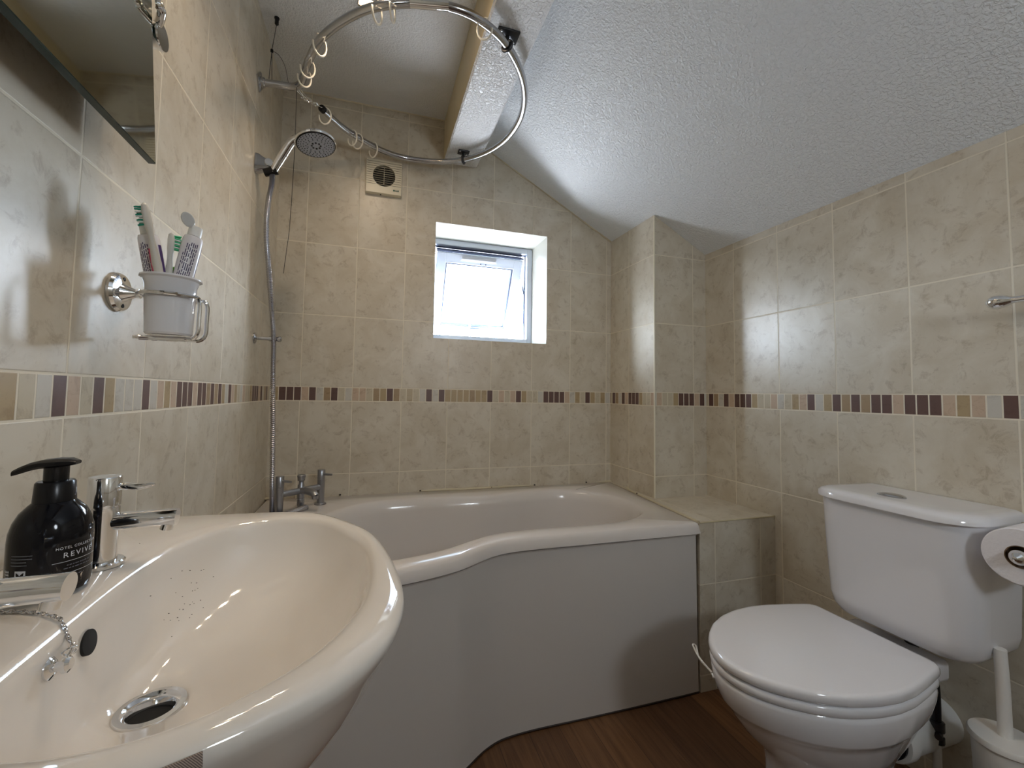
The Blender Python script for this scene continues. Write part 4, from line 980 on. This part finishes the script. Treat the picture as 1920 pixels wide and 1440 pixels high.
bm = lathe((1.720, -1.180, -0.79+H), (0, 0, -1), [(0.011, 0), (0.016, 0.002), (0.016, 0.022), (0.012, 0.025), (0.012, 0.034), (0.015, 0.036), (0.015, 0.05), (0.010, 0.052), (0, 0.052)], 12); add_tube(bm, [(1.720, -1.180, -0.815+H), (1.698, -1.196, -0.815+H)], 0.007, 10); link('shutoff_valve', bm, M_blackmetal, wf)
bm = tube([(1.720, -1.180, -0.835+H), (1.720, -1.180, 0.001)], 0.0085, 12); link('lower_pipe', bm, M_white, wf)

# toilet brush
tb = thing('toilet_brush', 'white toilet brush upright in a white pot right of the toilet', 'toilet brush', (1.695, -1.312, 0))
bc0 = Vector((1.695, -1.312, 0.0)); ztop = -0.727+H
bm = lathe(bc0, (0, 0, 1), [(0.040, 0.001), (0.042, 0.004), (0.052, ztop-0.016), (0.052, ztop-0.014), (0, ztop-0.014)], 40); link('pot', bm, M_white, tb)
bm = lathe(bc0, (0, 0, 1), [(0.0555, ztop-0.0135), (0.057, ztop-0.012), (0.057, ztop-0.003), (0.055, ztop), (0.012, ztop+0.002), (0, ztop+0.002)], 44); link('pot_lid', bm, M_white, tb)
bm = tube([bc0+Vector((0, 0, ztop)), bc0+Vector((-0.001, 0.0, ztop+0.10)), bc0+Vector((-0.004, 0.001, -0.545+H))], lambda t: 0.0115-0.001*t, 24); link('brush_handle', bm, M_white, tb)
# toilet roll + holder
RC = Vector((1.617, -1.379, -0.322+H)); rd_ = Vector((0.96, 0.10, 0.0)).normalized()
bm = bmesh.new(); u, v, w = frame_of(rd_)
rg = [(0.022, 0.0), (0.0530, 0.0), (0.0553, 0.002), (0.0553, 0.100), (0.0530, 0.102), (0.022, 0.102)]
loft(bm, [[RC+w*h+(u*math.cos(2*PI*k/48)+v*math.sin(2*PI*k/48))*r for k in range(48)] for r, h in rg], close_loft=True)
tr = thing('toilet_roll', 'white toilet roll on a chrome holder beside the cistern', 'toilet roll', RC)
link('paper', bm, M_paper, tr)
bm = bmesh.new(); loft(bm, [[RC+w*h+(u*math.cos(2*PI*k/36)+v*math.sin(2*PI*k/36))*r for k in range(36)] for r, h in ((0.0222, 0.0005), (0.0205, 0.0005), (0.0205, 0.1015), (0.0222, 0.1015))], close_loft=True); link('card_core', bm, M_rollcard, tr)
rh = thing('toilet_roll_holder', 'chrome arm with pointed round end carrying the toilet roll', 'toilet roll holder', (XR, -1.36, -0.322+H))
bm = lathe(RC-w*0.022, w, [(0.0, -0.002), (0.004, -0.001), (0.010, 0.006), (0.0145, 0.014), (0.0155, 0.020), (0.013, 0.026), (0.007, 0.030), (0.006, 0.034), (0.006, (XR-RC.x)/w.x+0.02), (0, (XR-RC.x)/w.x+0.02)], 32); link('arm', bm, M_chrome, rh)
pw = RC+w*((XR-RC.x)/w.x)
bm = lathe((XR-0.0005, pw.y, pw.z), (-1, 0, 0), [(0.020, 0), (0.020, 0.004), (0.015, 0.0068), (0, 0.0068)], 28); link('wall_flange', bm, M_chrome, rh)
# towel rail on right wall
tw = thing('towel_rail', 'chrome towel rail with rounded end on the right wall at the photo edge', 'towel rail', (1.744, -1.50, 0.205+H))
bm = tube(catmull([(1.744, -1.320, 0.2105+H), (1.744, -1.7, 0.2105+H), (1.744, -2.0, 0.2105+H)], 4), 0.0078, 18)
link('rail_bar', bm, M_chrome, tw)
for yy, sg in ((-1.312, 1), (-2.01, -1)):
    bm = lathe((1.744, yy-sg*0.020, 0.2105+H), (0, sg, 0), [(0.0078, 0), (0.010, 0.004), (0.0145, 0.012), (0.0165, 0.022), (0.0155, 0.031), (0.011, 0.038), (0.005, 0.042), (0, 0.0425)], 28); link('end_knob', bm, M_chrome, tw)
for yy in (-1.42, -1.9):
    bm = lathe((XR-0.0005, yy, 0.2105+H), (-1, 0, 0), [(0.024, 0), (0.024, 0.004), (0.010, 0.010), (0.008, 0.020), (0.008, 0.060), (0, 0.060)], 24); link('wall_post', bm, M_chrome, tw)

# ------------------------------------------------------------ ceiling spotlights (just above the frame)
sl = thing('spotlight_bar', 'chrome ceiling spotlight bar with warm lamps above the basin', 'ceiling light', (0.34, -0.9, CZ))
bm = tube([(0.34, -0.62, CZ-0.045), (0.34, -1.18, CZ-0.045)], 0.010, 16); add_lathe(bm, (0.34, -0.9, CZ-0.0005), (0, 0, -1), [(0.045, 0), (0.045, 0.012), (0.02, 0.02), (0.012, 0.045), (0, 0.045)], 32); link('bar', bm, M_chrome, sl)
lampm = simple('warm_lamp_glass', (1, 0.8, 0.5, 1), 0.4, emis=(1.0, 0.62, 0.26, 1), estr=40)
for k, (yy, dr) in enumerate(((-0.64, (0.05, 0.30, -1)), (-0.82, (0.35, 0.1, -1)), (-0.99, (-0.15, -0.3, -1)), (-1.16, (0.2, -0.45, -1)))):
    d = Vector(dr).normalized(); o_ = Vector((0.34, yy, CZ-0.05))
    bm = lathe(o_, d, [(0.008, 0), (0.022, 0.012), (0.029, 0.040), (0.032, 0.058), (0.030, 0.058), (0.027, 0.045)], 28); 
    hdl = link('lamp_head', bm, M_chrome, sl)
    bm = lathe(o_+d*0.046, d, [(0.0255, 0), (0.0255, 0.002), (0, 0.003)], 28); link('lamp_glass', bm, lampm, hdl)
    ld = bpy.data.lights.new('warm_spot', 'SPOT'); ld.energy = 4.8; ld.color = (1.0, 0.84, 0.66); ld.spot_size = math.radians(130); ld.spot_blend = 0.8; ld.shadow_soft_size = 0.026
    lo = bpy.data.objects.new('warm_spot', ld); col.objects.link(lo); lo.location = o_+d*0.064; lo.rotation_euler = d.to_track_quat('-Z', 'Y').to_euler()

dl = thing('fill_light', 'added fill light, a glowing white dome on the unseen rear wall', 'fill light', (1.12, YB, 0.46+H))  # invented fill light, added to brighten the sloped ceiling and right wall
bm = lathe((1.12, YB+0.0005, 0.46+H), (0, 1, 0), [(0.15, 0), (0.15, 0.018), (0.142, 0.02), (0, 0.02)], 40); link('fill_base', bm, M_white, dl)
bm = lathe((1.12, YB+0.018, 0.46+H), (0, 1, 0), [(0.140, 0), (0.136, 0.02), (0.11, 0.045), (0.06, 0.060), (0, 0.064)], 40); link('fill_diffuser', bm, simple('fill_glow', (0.9,0.92,0.95,1), 0.5, emis=(0.84,0.92,1.0,1), estr=27), dl)
# ------------------------------------------------------------ daylight
w = bpy.data.worlds.new('World'); bpy.context.scene.world = w; w.use_nodes = True
nt = w.node_tree; bgN = nt.nodes['Background']
tc = nt.nodes.new('ShaderNodeTexCoord'); sxyz = nt.nodes.new('ShaderNodeSeparateXYZ'); nt.links.new(tc.outputs['Generated'], sxyz.inputs[0])
cr_ = nt.nodes.new('ShaderNodeValToRGB'); cr_.color_ramp.elements[0].position = 0.5; cr_.color_ramp.elements[0].color = (0.76, 0.87, 1.0, 1); gk = cr_.color_ramp.elements.new(0.49); gk.color = (0.20, 0.21, 0.225, 1); cr_.color_ramp.elements[-1].position = 0.9; cr_.color_ramp.elements[-1].color = (0.58, 0.76, 1.0, 1)
mpz = nt.nodes.new('ShaderNodeMapRange'); mpz.inputs['From Min'].default_value = -1; nt.links.new(sxyz.outputs[2], mpz.inputs['Value']); nt.links.new(mpz.outputs[0], cr_.inputs[0]); nt.links.new(cr_.outputs[0], bgN.inputs['Color']); bgN.inputs['Strength'].default_value = 110.0
pd_ = bpy.data.lights.new('window_portal', 'AREA'); pd_.shape = 'RECTANGLE'; pd_.size = W1X-W0X; pd_.size_y = W1Z-W0Z
po = bpy.data.objects.new('window_portal', pd_); col.objects.link(po); po.location = ((W0X+W1X)/2, 0.28, (W0Z+W1Z)/2); po.rotation_euler = (-PI/2, 0, 0)
pd_.cycles.is_portal = True

# ------------------------------------------------------------ camera
f_px, ppx, ppy = 799.928, -14.6187, -23.2463
cam = bpy.data.cameras.new('Camera'); co = bpy.data.objects.new('Camera', cam); col.objects.link(co)
cam.sensor_fit = 'HORIZONTAL'; cam.sensor_width = 36; cam.lens = f_px/1920*36; cam.shift_x = -ppx/1920; cam.shift_y = ppy/1920; cam.clip_start = 0.01
a = Vector((0.955262326581118, -0.2953333256991866, 0.0158781027294777)); b = Vector((-0.030614921167060157, -0.045341847869046326, 0.9985023001644788)); c = Vector((0.2941710625074539, 0.9543177372150632, 0.05235496557115859))
mat = Matrix((a, b, -c)).transposed().to_4x4(); mat.translation = Vector((0.38811, -1.89719, -0.016626+H)); co.matrix_world = mat
sc = bpy.context.scene; sc.camera = co
sc.view_settings.view_transform = 'Standard'; sc.view_settings.look = 'None'; sc.view_settings.gamma = 1; sc.view_settings.use_curve_mapping = False
sc.view_settings.exposure = 0.3
sc.cycles.max_bounces = 10; sc.cycles.diffuse_bounces = 6; sc.cycles.glossy_bounces = 5; sc.cycles.transmission_bounces = 8; sc.cycles.use_denoising = True; sc.cycles.sample_clamp_indirect = 6
sc.cycles.caustics_reflective = False; sc.cycles.caustics_refractive = False
